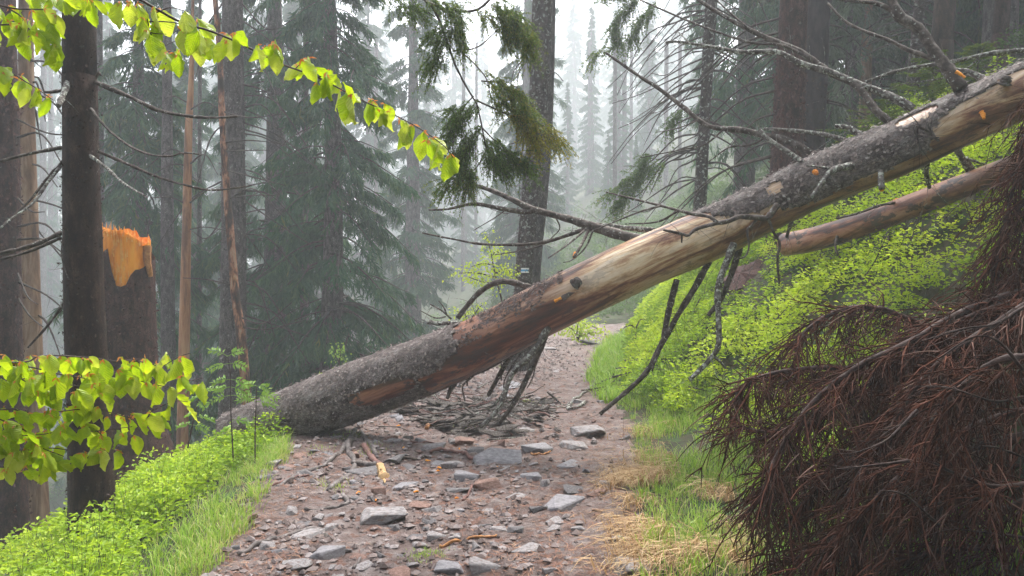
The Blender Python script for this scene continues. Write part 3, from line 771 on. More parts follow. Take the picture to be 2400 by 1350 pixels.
# broken stump
def broken_stump():
    d = 8.6
    pts = np.array([(294, 640, 126), (297, 800, 128), (304, 950, 136), (312, 1040, 165), (318, 1120, 215)], float)
    b = P(316, 1110, d); gz = float(G(b[0], b[1], False))
    e = thing('broken_stump', 'tall snapped spruce stump with bright orange torn wood at its top', 'stump', (b[0], b[1], gz))
    sides = 40
    q = np.array([P(p[0], p[1], d) for p in pts]); w = pts[:, 2] / 1800 * d / 2
    s4 = spline(np.hstack([q, w[:, None]]), 26)[::-1]
    g = Geo(); V, Qd, _, th, ss = tube(s4[:, :3], s4[:, 3], sides, False, 0.05, 8)
    # upper rim of bark: ragged, lower where the bark is torn away towards the path side
    V = V.reshape(26, sides, 3)
    cz = s4[-1, 2]; cc = s4[-1, :2]; rr = s4[-1, 3]
    ang = np.arctan2(V[-1, :, 1] - cc[1], V[-1, :, 0] - cc[0])      # -pi/2 faces the camera
    rel = np.angle(np.exp(1j * (ang + np.pi / 2)))                   # 0 faces the camera, + to the right
    step = np.interp(rel, [-3.2, -0.10, -0.04, 0.04, 0.45, 0.62, 0.75, 1.2, 3.2], [0.24, 0.24, 0.22, -0.16, -0.14, -0.04, 0.02, 0.08, 0.3])
    rag = step + 0.012 * rng.normal(size=sides)
    top = cz + rag
    for k in range(26):
        f = (k / 25) ** 3
        V[k, :, 2] = V[k, :, 2] + f * rag
    g.add(V.reshape(-1, 3), Qd)
    bark = g.build('bark', M['bark_red'], e)
    Vf_ = V.reshape(-1, 3); pk_ = rng.integers(0, len(Qd), 2600); ps2 = Vf_[Qd[pk_]].mean(1); n2_ = ps2 - np.append(cc, 0); n2_[:, 2] = 0; n2_ = nrm(n2_)
    g = Geo(); leaves(g, ps2 + n2_ * .004 + rng.normal(size=(2600, 3)) * .01, nrm(rng.normal(size=(2600, 3)) * [.6, .6, 1] + n2_ * .25), n2_, rng.uniform(.015, .045, 2600), rng.uniform(.012, .03, 2600), np.clip(.35 + .25 * rng.normal(size=2600), 0, 1), .08)
    o = g.build('bark_scales', M['scale_red'], e, smooth=False); o['kind'] = 'stuff'
    # inner torn wood: a blocky core standing above the bark, its top torn off nearly level with short fibres
    g = Geo(); rings = 10
    R0 = rr * 0.94
    base = cz - 0.34
    saw = 0.022 * rng.normal(size=sides) * (rng.random(sides) < .45) + 0.012 * np.sin(np.arange(sides) * .9)
    hh = np.interp(rel, [-3.2, -1.6, -0.6, -0.2, 0.25, 0.7, 1.05, 1.35, 1.6, 3.2], [0.50, 0.49, 0.47, 0.45, 0.45, 0.42, 0.33, 0.30, 0.34, 0.44]) + saw
    notch = np.exp(-((rel + 0.02) / 0.07) ** 2) * 0.03
    VV = []
    for k in range(rings):
        f = k / (rings - 1)
        facet = 1 - 0.03 * np.abs(np.sin(rel * 3.5 + 0.4)) - notch - 0.02 * rng.random(sides)
        rad = R0 * facet * (1 - 0.05 * f)
        z = base + f * (hh + 0.34)
        VV.append(np.stack([cc[0] + rad * np.cos(ang), cc[1] + rad * np.sin(ang), z], 1))
    for rf, dz in ((0.86, -0.05), (0.6, -0.10), (0.3, -0.07)):
        z = base + 0.34 + hh + dz + 0.025 * rng.normal(size=sides)
        VV.append(np.stack([cc[0] + R0 * rf * np.cos(ang), cc[1] + R0 * rf * np.sin(ang), z], 1))
    VV = np.array(VV); kk = len(VV)
    i = np.arange(kk - 1)[:, None] * sides; j = np.arange(sides)[None, :]; j2 = (j + 1) % sides
    Qw = np.stack([i + j, i + j2, i + sides + j2, i + sides + j], -1).reshape(-1, 4)
    Vf = np.vstack([VV.reshape(-1, 3), VV[-1].mean(0)])
    tri = np.stack([(kk - 1) * sides + np.arange(sides), (kk - 1) * sides + (np.arange(sides) + 1) % sides, np.full(sides, kk * sides)], 1)
    g.both(Vf, Qw, tri)
    g.build('torn_wood', M['fresh_wood'], e, smooth=False)
    for a_, l in ((-0.9, .05), (-0.45, .04), (0.3, .06), (0.75, .05), (1.1, .09)):
        g = Geo(); t_ = a_ - np.pi / 2
        zt = cz + float(np.interp(a_, rel[np.argsort(rel)], hh[np.argsort(rel)])) - 0.03
        p = np.array([cc[0] + R0 * .93 * np.cos(t_), cc[1] + R0 * .93 * np.sin(t_), zt])
        add_tube(g, np.array([p, p + [0.004, 0, l * 0.6], p + [0.008, 0.0, l]]), [0.014, 0.010, 0.002], 5)
        g.build('splinter', M['fresh_wood'], e, smooth=False)
    g = Geo()
    so = np.argsort(rel)
    for _k in range(46):
        a_ = rng.uniform(-1.7, 1.7); rr_ = R0 * rng.uniform(.80, .97); t_ = a_ - np.pi / 2
        zt = cz + float(np.interp(a_, rel[so], hh[so])) - .05; l = rng.uniform(.05, .12) * (1 if rng.random() < .8 else 1.6)
        p = np.array([cc[0] + rr_ * np.cos(t_), cc[1] + rr_ * np.sin(t_), zt]); k_ = rng.normal(size=2) * .012
        add_tube(g, np.array([p, p + [k_[0] * .5, k_[1] * .5, l * .6], p + [k_[0], k_[1], l]]), [rng.uniform(.006, .014), .007, .0012], 4)
    for _k in range(40):          # fibres standing off the torn face
        a_ = rng.uniform(-.05, .6); t_ = a_ - np.pi / 2; z_ = cz + rng.uniform(-.14, .38)
        p = np.array([cc[0] + R0 * .955 * np.cos(t_), cc[1] + R0 * .955 * np.sin(t_), z_]); l = rng.uniform(.05, .16)
        o_ = np.array([np.cos(t_), np.sin(t_), 0]) * rng.uniform(.004, .02)
        add_tube(g, np.array([p, p + [0, 0, l * .5], p + o_ + [0, 0, l]]), [.006, .006, .001], 4)
    o = g.build('torn_fibres', M['pale_wood2'], e, smooth=False); o['kind'] = 'stuff'
    # strip of orange bark edge hanging at the right
    g = Geo(); p = P(355, 565, d - 0.1)
    x0 = cc[0] + rr * 0.97
    pp = np.array([(x0 - 0.02, cc[1] - 0.06, cz + 0.30), (x0 + 0.0, cc[1] - 0.08, cz + 0.12), (x0 + 0.03, cc[1] - 0.08, cz - 0.04)])
    add_tube(g, spline(pp, 8), [0.05, 0.045, 0.04, 0.04, 0.035, 0.035, 0.03, 0.025], 6, rough=.3)
    g.build('bark_strip', M['stick_orange'], e, smooth=False)


broken_stump()
e, s, d = trunk_tree('spruce_snag', 'thin straight snag with peeled orange wood', 'tree trunk', [(452, -30, 5), (450, 120, 9), (446, 230, 14), (442, 300, 17), (438, 500, 20), (434, 700, 23), (431, 860, 25)], 13.0, M['bare_orange'], top=0, seed=6)
for k in range(8):
    y0 = rng.uniform(240, 700); s_ = rng.choice([-1, 1])
    add_branch(e, [(440, y0), (440 + s_ * 40, y0 - rng.uniform(0, 30)), (440 + s_ * rng.uniform(60, 110), y0 + rng.uniform(-50, 40))], 13, 12.7, 2, .8, M['twig_thin'], twigs=4, tl=.3)
trunk_tree('spruce_tree', 'grey-mauve trunk standing right behind the broken stump', 'tree trunk', [(392, -20, 18), (392, 500, 28), (395, 900, 34)], 16.0, M['bark_grey'], seed=7)
eG, s, d = trunk_tree('spruce_tree', 'stout grey trunk behind the curved peeling snag', 'tree trunk', [(545, -20, 46), (546, 300, 52), (548, 600, 56), (545, 900, 62)], 13.5, M['bark_grey'], seed=8, sides=22, scales=2600, sm='scale_grey', ssz=.06)
for k in range(26):
    y0 = rng.uniform(0, 780); s_ = rng.choice([-1, 1, 1]); L_ = rng.uniform(60, 190)
    add_branch(eG, [(545 + s_ * 20, y0), (545 + s_ * (20 + L_ * .5), y0 + rng.uniform(-5, 70)), (545 + s_ * (20 + L_), y0 + rng.uniform(30, 170))], 13.5, rng.uniform(12.8, 14.2), 2.2, .8, M['twig_thin'], twigs=6, tl=.5)
eH, s, d = trunk_tree('spruce_snag', 'slim curved snag with dark peeling bark and reddish patches', 'tree trunk',
                      [(503, -20, 12), (512, 80, 13), (520, 250, 14), (528, 400, 16), (540, 550, 18), (553, 700, 20), (566, 800, 22), (578, 930, 24)], 11.5, M['peeling'], rough=0.25, seed=9)
for k in range(9):
    y0 = rng.uniform(60, 850); s_ = rng.choice([-1, 1]); xx = np.interp(y0, [0, 400, 700, 930], [505, 528, 553, 578])
    add_branch(eH, [(xx, y0), (xx + s_ * 60, y0 + rng.uniform(-30, 20)), (xx + s_ * rng.uniform(90, 160), y0 + rng.uniform(-40, 60))], 11.5, 11.2, 2.2, .8, M['twig_thin'], twigs=4, tl=.4)
trunk_tree('spruce_tree', 'dim slender trunk rising just past the log beside the dark spruce', 'tree trunk', [(716, 300, 14), (714, 650, 20), (712, 920, 26)], 17.0, M['bark_grey'], seed=10)
trunk_tree('spruce_tree', 'narrow grey trunk between orange snag and stout grey trunk', 'tree trunk', [(468, 300, 9), (467, 600, 12), (465, 900, 14)], 19.0, M['bark_grey'], seed=11)
# twin trunk with the trail blaze
eM, sM, dM = trunk_tree('spruce_tree', 'lichen-speckled trunk carrying a white-blue-white trail blaze', 'tree trunk',
                        [(1272, -20, 46), (1262, 250, 46), (1245, 450, 43), (1231, 600, 41), (1222, 720, 42), (1216, 800, 46)], 12.5, M['bark_lichen'], flare=0.2, seed=12, sides=22, scales=2600, sm='scale_grey', ssz=.05)
trunk_tree('spruce_tree', 'second trunk growing close behind the blazed one', 'tree trunk', [(1288, -20, 30), (1281, 250, 32), (1268, 450, 34), (1254, 600, 32), (1246, 720, 32), (1240, 800, 36)], 12.95, M['bark_grey'], flare=0.2, seed=13)
for a, b_, m in ((628, 631.5, 'blaze_white'), (631.5, 636.0, 'blaze_blue'), (636.0, 639.5, 'blaze_white')):
    # paint bands that follow the trunk's round face
    g = Geo(); kk = 6
    i = int(np.argmin(np.abs(sM[:, 2] - P(1228, (a + b_) / 2, 12.5)[2]))); c = sM[i, :3]; r = sM[i, 3] * 1.045
    VV = []
    for py in (a, b_):
        z = P(1228, py, 12.3)[2]
        for t in np.linspace(-0.30, 0.62, kk):
            VV.append((c[0] - 0.004 + r * math.sin(t), c[1] - r * math.cos(t), z))
    for py in (a, b_):
        z = P(1228, py, 12.3)[2]
        for t in np.linspace(-0.30, 0.62, kk):
            VV.append((c[0] - 0.004 + r * .95 * math.sin(t), c[1] - r * .95 * math.cos(t), z))
    F = [(k, k + 1, kk + k + 1, kk + k) for k in range(kk - 1)]
    o = g.add(np.array(VV), np.array(F)); o = g.build('trail_blaze_band', M[m], eM)
for pts, r in (([(1245, 110), (1225, 140), (1205, 165), (1198, 195)], 2.2), ([(1242, 135), (1222, 160), (1210, 190)], 2), ([(1246, 60), (1260, 30), (1275, 5)], 2),
               ([(1240, 300), (1215, 330), (1190, 340)], 1.6), ([(1278, 180), (1300, 170), (1320, 190)], 1.5), ([(1225, 480), (1190, 500), (1150, 490)], 1.5), ([(1222, 560), (1260, 575), (1310, 560)], 1.4)):
    add_branch(eM, pts, 12.4, 12.0, r, .8, M['twig_thin'], twigs=6, tl=.25)
# right-hand trunks on the bank
eO, s, d = trunk_tree('spruce_tree', 'slim grey-brown trunk bristling with long bare down-swept branches', 'tree trunk',
                      [(1668, -20, 27), (1656, 200, 26), (1643, 430, 29), (1638, 520, 31)], 14.0, M['bark_lichen'], seed=14)
for k in range(54):
    y0 = rng.uniform(-60, 420); s_ = -1 if rng.random() < 0.68 else 1
    xx = np.interp(y0, [0, 200, 430], [1667, 1656, 1643]); L_ = rng.uniform(70, 250) * (1 if s_ < 0 else .8)
    up = rng.uniform(-25, 10)
    add_branch(eO, [(xx + s_ * 8, y0), (xx + s_ * L_ * .35, y0 + up + L_ * .12), (xx + s_ * L_ * .7, y0 + L_ * rng.uniform(.25, .5)), (xx + s_ * L_, y0 + L_ * rng.uniform(.35, .95))],
               14, rng.uniform(12.8, 15.0), rng.uniform(1.6, 2.8), .7, M['twig_thin'], twigs=9, tl=.45)
eP, s, d = trunk_tree('spruce_tree', 'thick reddish-brown trunk with small branch stubs, behind the fallen log', 'tree trunk',
                      [(1862, -20, 62), (1851, 200, 68), (1843, 400, 76), (1838, 520, 80)], 10.0, M['bark_red'], seed=15, sides=24, scales=4000, sm='scale_red', ssz=.05)
for k in range(12):
    y0 = rng.uniform(0, 380); L_ = rng.uniform(90, 330); xx = np.interp(y0, [0, 400], [1835, 1812])
    add_branch(eP, [(xx, y0), (xx - L_ * .4, y0 + L_ * .12), (xx - L_ * .75, y0 + L_ * .42), (xx - L_, y0 + L_ * .72)], 10, rng.uniform(9.4, 11.4), 3.0, .9, M['twig_thin'], twigs=10, tl=.4)
for k in range(14):
    y0 = rng.uniform(10, 390); xx = rng.uniform(1835, 1880)
    add_branch(eP, [(xx, y0), (xx + rng.uniform(-6, 6), y0 + rng.uniform(2, 12))], 9.8, 9.7, 3.0, 1.5, M['bark_dark'], name='branch_stub')
eQ, s, d = trunk_tree('spruce_tree', 'dark purple trunk standing close beside the reddish one', 'tree trunk', [(1920, -20, 52), (1907, 250, 56), (1900, 420, 60)], 11.2, M['bark_black'], seed=16, sides=20, scales=1500, sm='scale_brown', ssz=.04)
eS, s, d = trunk_tree('spruce_tree', 'narrow dark trunk with a grey edge, past the thick upright branch', 'tree trunk', [(2158, -20, 24), (2146, 120, 28), (2135, 260, 32)], 11.5, M['bark_lichen'], seed=17)
eT, s, d = trunk_tree('spruce_tree', 'broad very dark trunk up the bank near the spruce sapling', 'tree trunk', [(2216, -20, 46), (2208, 100, 50), (2202, 220, 54)], 11.0, M['bark_dark'], seed=18, sides=20)
trunk_tree('spruce_tree', 'reddish trunk in shadow at the top of the bank', 'tree trunk', [(2352, -20, 34), (2346, 60, 36), (2340, 160, 40)], 12.0, M['bark_red'], seed=19)
trunk_tree('spruce_tree', 'faint brown trunk among hanging twigs behind the fallen log', 'tree trunk', [(2034, -20, 24), (2030, 150, 26), (2024, 330, 28)], 14.2, M['bare_brown'], seed=20)
for e_, xs, n_ in ((eQ, 1930, 8), (eS, 2140, 10), (eT, 2215, 8)):
    for k in range(n_):
        y0 = rng.uniform(-20, 260); s_ = rng.choice([-1, 1]); L_ = rng.uniform(50, 170)
        add_branch(e_, [(xs, y0), (xs + s_ * L_ * .5, y0 + L_ * .15), (xs + s_ * L_, y0 + L_ * rng.uniform(.2, .8))], 11.3, rng.uniform(10.8, 12.2), 2.2, .8, M['twig_thin'], twigs=7, tl=.4)
# a few hazy bare trunks on the far slope
for i, (px, d, w) in enumerate(((1085, 60, 10), (1115, 66, 8), (1462, 62, 13), (1478, 70, 9), (1380, 74, 9), (1560, 58, 12), (1592, 50, 10), (1440, 45, 11), (100, 50, 16), (118, 60, 11), (880, 52, 11), (640, 50, 12))):
    trunk_tree('spruce_tree', 'bare hazy trunk standing far back in the fog', 'tree trunk', [(px + 2, 100, w * .8), (px, 640, w)], d, M['bark_grey'], group='hazy bare trunks in the fog', seed=30 + i, top=16, sides=10)

# ------------------------------------------------------------------ the fallen log
LOGPX = [(556, 1030), (620, 1002), (700, 970), (800, 931), (900, 893), (1090, 819), (1300, 712), (1500, 618), (1700, 534), (1900, 434), (2100, 351), (2250, 281), (2400, 214), (2560, 145)]
_lx = np.array([p[0] for p in LOGPX], float)
def LD(px): return np.interp(px, [470, 700, 1100, 1600, 2100, 2560], [7.9, 7.55, 7.0, 6.4, 5.8, 5.3])
def LW(px): return np.interp(px, [470, 700, 900, 1090, 1300, 1500, 1700, 1900, 2100, 2250, 2560], [128, 132, 134, 127, 125, 119, 121, 118, 124, 121, 120])
lp = np.array([np.append(P(x, y, LD(x)), LW(x) / 1800 * LD(x) / 2) for x, y in LOGPX])
NL, NS = 260, 64
l4 = spline(lp, NL)
lpx = 1200 + 1800 * ((l4[:, :3] - CAM) @ RIGHT) / ((l4[:, :3] - CAM) @ FWD)
ax = Vector(l4[-1, :3] - l4[0, :3]).normalized()
zz = Vector((0, 0, 1)); yv = zz.cross(ax).normalized(); zv = ax.cross(yv)
LOGM = Matrix.Translation(Vector(l4[60, :3])) @ Matrix((ax, yv, zv)).transposed().to_4x4()
root = bpy.data.objects.new('fallen_log', None); C.objects.link(root); root.location = l4[60, :3]
tag(root, 'huge fallen spruce trunk lying slantwise across the path, bark half peeled', 'fallen tree')


def child_at(o, par):
    o.parent = par
    o.matrix_parent_inverse = Matrix.Translation(par.location).inverted()
    return o


wob = 1 + 0.02 * np.interp(np.arange(NL), np.arange(0, NL + 20, 20), rng.normal(size=len(np.arange(0, NL + 20, 20))))
V, Qd, Tt, th, ss = tube(l4[:, :3], l4[:, 3] * wob, NS, True, 0.035, 3, 1.6)
# reference angle: 0 up, +90 towards the camera, 180 down, measured about the axis
ctr = np.repeat(l4[:, :3], NS, 0)
rv = V[:NL * NS] - ctr
Tn = nrm(np.gradient(l4[:, :3], axis=0)); upv = nrm(np.array([0, 0, 1.0]) - Tn * Tn[:, 2:3]); fr = np.cross(upv, Tn)
fr = np.where((fr[:, 1:2] > 0), -fr, fr)
ang = np.degrees(np.arctan2((rv * np.repeat(fr, NS, 0)).sum(1), (rv * np.repeat(upv, NS, 0)).sum(1)))   # 0 up, 90 camera
px_ = np.repeat(lpx, NS)
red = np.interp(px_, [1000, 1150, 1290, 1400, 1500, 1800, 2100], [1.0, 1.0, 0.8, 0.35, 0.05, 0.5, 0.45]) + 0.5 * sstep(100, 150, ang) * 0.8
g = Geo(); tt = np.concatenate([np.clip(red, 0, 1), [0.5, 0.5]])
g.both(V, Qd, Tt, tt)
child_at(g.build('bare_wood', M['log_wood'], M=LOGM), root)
# bark shell, standing proud of the wood, ragged where it has come away
VN = rv / np.maximum(np.linalg.norm(rv, axis=1, keepdims=True), 1e-6)
s_rep = np.repeat(ss, NS)
nzb = fbm(s_rep * 2.2, ang * 0.025, 50, 5)
nzf = fbm(s_rep * 9, ang * 0.11, 60, 4)
lim = np.interp(px_, [1085, 1600, 1640, 1700, 1800, 1900, 2050, 2150, 2200, 2300, 2420, 2600], [0, 0, 20, 70, 108, 125, 135, 122, 78, 74, 52, 45]) + nzb * 40 + nzf * 14
start = 1100 - 0.42 * (ang - 60) + nzb * 45 + nzf * 22 + 60 * sstep(0, -60, ang)
bark_on = np.where(px_ < start, True, (px_ > 1600) & (ang < lim) & (ang > -150 + nzb * 20))
patch = (((px_ - 930) / 82) ** 2 + ((ang - 112 - (px_ - 930) * 0.06) / 17) ** 2) < 1 + nzb * 1.0 + nzf * .5
patch2 = (((px_ - 2165) / 36) ** 2 + ((ang - 45) / 13) ** 2) < 1 + nzb + nzf * .5
patch3 = (((px_ - 1830) / 14) ** 2 + ((ang - 62) / 12) ** 2) < 1 + nzb
patch4 = (((px_ - 2020) / 18) ** 2 + ((ang - 2) / 10) ** 2) < 1 + nzb
under = (px_ > 1000) & (px_ < 1110) & (ang > 118 + nzf * 10)
bark_on &= ~(patch | patch2 | patch3 | patch4 | under)
scale_n = fbm(s_rep * 16, ang * 0.16, 71, 2)
off = 0.012 + 0.007 * scale_n + 0.004 * nzf
VB = V[:NL * NS] + VN * off[:, None]
fon = bark_on[Qd].all(1)
g = Geo(); g.add(VB, Qd[fon])
# rim: thickness of the bark edge
ed = {}
for qd in Qd[fon]:
    for a, b in zip(qd, np.roll(qd, -1)):
        k = (min(a, b), max(a, b)); ed[k] = None if k in ed else (a, b)
rim = [v for v in ed.values() if v is not None]
if rim:
    rim = np.array(rim); n0 = NL * NS
    inner = V[:NL * NS] - VN * 0.004
    g.add(inner, np.zeros((0, 4), int)); g.f4.append(np.stack([rim[:, 1], rim[:, 0], rim[:, 0] + n0, rim[:, 1] + n0], 1))
child_at(g.build('bark', M['log_bark'], M=LOGM), root)

fi_ = np.where(fon)[0]; pk = fi_[rng.integers(0, len(fi_), 12000)]
ps_ = VB[Qd[pk]].mean(1) + rng.normal(size=(len(pk), 3)) * .012; nn_ = nrm(VN[Qd[pk]].mean(1)); ta_ = Tn[Qd[pk, 0] // NS]
bi_ = np.cross(nn_, ta_)
dd_ = nrm(ta_ * rng.choice([-1, 1], len(pk))[:, None] * rng.uniform(.3, 1, (len(pk), 1)) + bi_ * rng.normal(size=(len(pk), 1)) * .8 + nn_ * rng.uniform(.02, .32, (len(pk), 1)))
g = Geo(); leaves(g, ps_ + nn_ * .002, dd_, nn_, rng.uniform(.012, .038, len(pk)), rng.uniform(.010, .028, len(pk)), np.clip(.45 + .25 * rng.normal(size=len(pk)), 0, 1), .08)
o = child_at(g.build('bark_scales', M['bark_scale'], M=LOGM, smooth=False), root); o['kind'] = 'stuff'

ca_ = np.where((px_ > 1095) & (px_ < 1345) & (ang > -5) & (ang < 85) & (nzf + nzb * .6 + .35 * np.exp(-((ang - 38) / 22) ** 2) > .22))[0]
pk = ca_[rng.integers(0, len(ca_), 1500)]; ps_ = V[pk] + rng.normal(size=(1500, 3)) * .008; nn_ = VN[pk]; ta_ = Tn[pk // NS]
g = Geo(); leaves(g, ps_ + nn_ * .002, nrm(ta_ + rng.normal(size=(1500, 3)) * .5 + nn_ * .22), nn_, rng.uniform(.012, .04, 1500), rng.uniform(.008, .024, 1500), np.clip(.04 + .16 * rng.normal(size=1500), 0, 1), .08)
o = child_at(g.build('inner_bark_flakes', M['bark_scale'], M=LOGM, smooth=False), root); o['kind'] = 'stuff'


def logd(x): return float(LD(x))


ld = logd
LOGBR = [
    ('twig_dark', [(1510, 566), (1440, 547), (1380, 528), (1330, 512), (1280, 499), (1240, 488), (1205, 470), (1150, 446), (1085, 426), (1055, 414)], 0.0, 0.7, 13, 3,
     [([(1250, 492), (1232, 497), (1170, 488), (1110, 478), (1050, 490), (1005, 492)], 7, 2, 7.2), ([(1385, 532), (1340, 548), (1290, 564), (1230, 573), (1130, 572), (1060, 560), (990, 546)], 5, 1.8, 7.0),
      ([(1380, 538), (1362, 575), (1345, 603)], 4, 3, 6.4), ([(1375, 535), (1335, 570), (1285, 605)], 3, 1.2, 6.3), ([(1270, 575), (1220, 588), (1160, 597)], 2.5, 1, 7),
      ([(1390, 540), (1372, 580), (1340, 610), (1320, 615)], 2.5, 1, 6.5), ([(1300, 505), (1312, 535), (1290, 560)], 2, 1, 6.9), ([(1190, 488), (1160, 510), (1110, 540)], 1.6, 1, 7.1)]),
    ('twig_lichen', [(1535, 541), (1450, 532), (1405, 526), (1380, 530), (1340, 545)], 0.15, 0.4, 7, 3, None),
    ('twig_dark', [(1245, 676), (1210, 664), (1170, 660), (1130, 680), (1100, 710), (1073, 745)], 0.25, 0.5, 7, 6, None),
    ('twig_lichen', [(1072, 756), (1035, 758), (1002, 755)], 0.2, 0.15, 6, 5, None),
    ('twig_dark', [(1058, 748), (1035, 728), (1008, 713)], 0.2, 0.2, 2.5, 1.5, [([(1048, 740), (1040, 720), (1028, 705)], 2, 1, 7.2), ([(1045, 742), (1020, 745), (985, 728)], 2, 1, 7.2)]),
    ('twig_dark', [(1922, 371), (1880, 347), (1840, 328), (1780, 315), (1740, 305), (1660, 295), (1600, 250), (1540, 205), (1500, 180), (1420, 124)], 0.1, 1.0, 9, 3,
     [([(1800, 318), (1760, 340), (1710, 345), (1660, 380)], 3, 1.2, 6.5), ([(1700, 300), (1650, 340), (1600, 350), (1500, 370)], 2.5, 1, 7), ([(1640, 280), (1590, 300), (1540, 310)], 2, 1, 7.2)]),
    ('twig_lichen', [(2140, 254), (2100, 232), (2050, 211), (2010, 198), (1950, 170), (1880, 150), (1820, 122), (1740, 122), (1680, 112), (1590, 98), (1560, 100)], 0.1, 0.9, 10, 3,
     [([(1620, 104), (1600, 85), (1590, 75)], 2, 1, 6.8)]),
    ('twig_dark', [(2084, 284), (2050, 255), (2010, 203), (1950, 172), (1905, 140), (1870, 118), (1820, 98), (1765, 74), (1700, 40), (1640, 2), (1600, -30)], 0.0, 1.1, 9, 4,
     [([(1900, 137), (1830, 105), (1760, 100), (1640, 60), (1500, 0)], 4, 2, 7.0), ([(1760, 72), (1700, 20), (1660, -20)], 3, 2, 6.8)]),
    ('twig_dark', [(2252, 208), (2220, 160), (2185, 115), (2155, 70), (2110, 40), (2095, 15), (2088, -20)], -0.1, 0.2, 14, 11,
     [([(2105, 35), (2060, 10), (2000, 2), (1940, -8)], 6, 4, 6.0), ([(2192, 140), (2130, 118), (2080, 93), (2030, 75), (1980, 50), (1940, 8)], 6, 3, 6.2)]),
    ('twig_lichen', [(2420, 116), (2325, 125), (2225, 146), (2130, 160), (2075, 175), (2025, 194)], 0.7, 1.0, 6, 3, [([(2300, 130), (2240, 175), (2100, 200)], 2, 1, 6.6)]),
    ('twig_lichen', [(2330, 200), (2300, 182), (2265, 168), (2235, 165)], 0.15, 0.3, 9, 6, None),
    ('twig_lichen', [(2028, 322), (1990, 300), (1957, 295)], 0.1, 0.2, 8, 5, None),
    ('twig_lichen', [(1985, 329), (1920, 313), (1850, 305), (1790, 302)], 0.15, 0.4, 6, 4, None),
    ('twig_lichen', [(1890, 385), (1845, 355), (1800, 325), (1780, 305)], -0.1, 0.1, 7, 5, [([(1890, 385), (1912, 405)], 8, 7, 6.0)]),
    ('twig_lichen', [(1997, 388), (1950, 400), (1922, 435), (1902, 462)], -0.25, -0.4, 9, 5, [([(1960, 397), (1910, 390), (1890, 388)], 4, 2, 5.6)]),
    ('twig_lichen', [(2065, 400), (2065, 420), (2067, 443)], -0.25, -0.3, 7, 7, None),
    ('twig_dark', [(1822, 480), (1798, 510), (1778, 510), (1733, 508), (1711, 517), (1673, 525), (1631, 537), (1613, 552), (1598, 548), (1555, 539)], -0.25, -0.45, 8, 3,
     [([(1680, 522), (1662, 508), (1622, 501), (1593, 494), (1540, 480), (1500, 470), (1420, 450)], 5, 2, 6.3), ([(1800, 512), (1813, 545), (1827, 570), (1822, 610), (1826, 665)], 4, 3, 5.9),
      ([(1776, 512), (1760, 530), (1751, 540), (1755, 578), (1745, 602), (1720, 607)], 3.5, 1.5, 5.9), ([(1598, 548), (1598, 568)], 2.5, 2, 6.0), ([(1590, 494), (1540, 520), (1465, 525)], 3, 1.5, 6.3),
      ([(1550, 482), (1490, 500), (1380, 545)], 3, 1.2, 6.5)]),
    ('twig_lichen', [(1720, 570), (1707, 605), (1689, 650), (1682, 695), (1684, 747), (1684, 810), (1668, 837), (1641, 867), (1616, 890)], -0.15, -0.3, 9, 5, [([(1672, 835), (1690, 850), (1700, 865)], 4, 2, 6.0)]),
    ('twig_dark', [(1735, 575), (1722, 620), (1705, 665), (1690, 700), (1660, 740)], 0.1, 0.2, 9, 5, None),
    ('twig_dark', [(1662, 612), (1627, 677), (1591, 735), (1567, 779), (1551, 805), (1519, 867), (1481, 907), (1441, 941), (1407, 970)], 0.0, 0.3, 8, 5,
     [([(1551, 805), (1540, 830), (1528, 870)], 5, 2, 6.4)]),
    ('twig_dark', [(1586, 655), (1573, 705), (1564, 743), (1555, 795)], 0.05, 0.1, 8, 6, None),
    ('twig_lichen', [(1286, 765), (1250, 825), (1200, 877), (1170, 955), (1125, 1003)], -0.15, -0.2, 8, 5, [([(1205, 872), (1172, 930), (1150, 955), (1110, 965)], 3, 1.5, 6.8)]),
    ('twig_dark', [(1284, 770), (1262, 825), (1240, 875), (1210, 935), (1172, 992)], 0.0, -0.1, 9, 4, [([(1240, 875), (1222, 920), (1190, 945)], 4, 2, 6.8), ([(1258, 830), (1250, 880), (1235, 910)], 2, 1, 6.9)]),
    ('twig_dark', [(1196, 832), (1170, 880), (1145, 926)], 0.1, 0.3, 6, 5, None),
    ('twig_dark', [(1250, 800), (1215, 835), (1185, 885), (1180, 908)], 0.15, 0.1, 3, 1.5, None),
    ('twig_dark', [(1110, 880), (1085, 905), (1090, 940)], 0.0, 0.0, 3, 1.5, None),
    ('twig_dark', [(1075, 880), (1055, 915), (1048, 935)], 0.05, 0.0, 9, 3, None),
    ('twig_lichen', [(2232, 330), (2249, 361), (2264, 389), (2276, 416)], 0.1, 0.3, 8, 6, [([(2268, 374), (2290, 380), (2311, 387)], 4, 3, 6.2), ([(2264, 372), (2278, 395), (2292, 412)], 7, 7, 6.1)]),
    ('twig_lichen', [(2174, 370), (2171, 404), (2178, 440)], 0.1, 0.3, 6, 5, None),
    ('twig_lichen', [(1859, 508), (1852, 530), (1843, 556)], 0.0, 0.1, 6, 4, None),
    ('twig_thin', [(2200, 330), (2170, 305), (2150, 300), (2152, 330), (2162, 355)], -0.25, -0.3, 3, 1.5, [([(2165, 305), (2145, 296), (2150, 318), (2200, 322)], 2.5, 1.5, 5.4)]),
]
for m, pts, o0, o1, r0, r1, subs in LOGBR:
    x0 = pts[0][0]
    big = r0 >= 6
    o = add_branch(root, pts, ld(x0) + o0, ld(x0) + o1, r0, r1, M[m], twigs=24 if len(pts) > 4 else 5, tl=0.34, sub=subs, sides=8 if big else 6, tw_r=0.0025, lump=0.08)
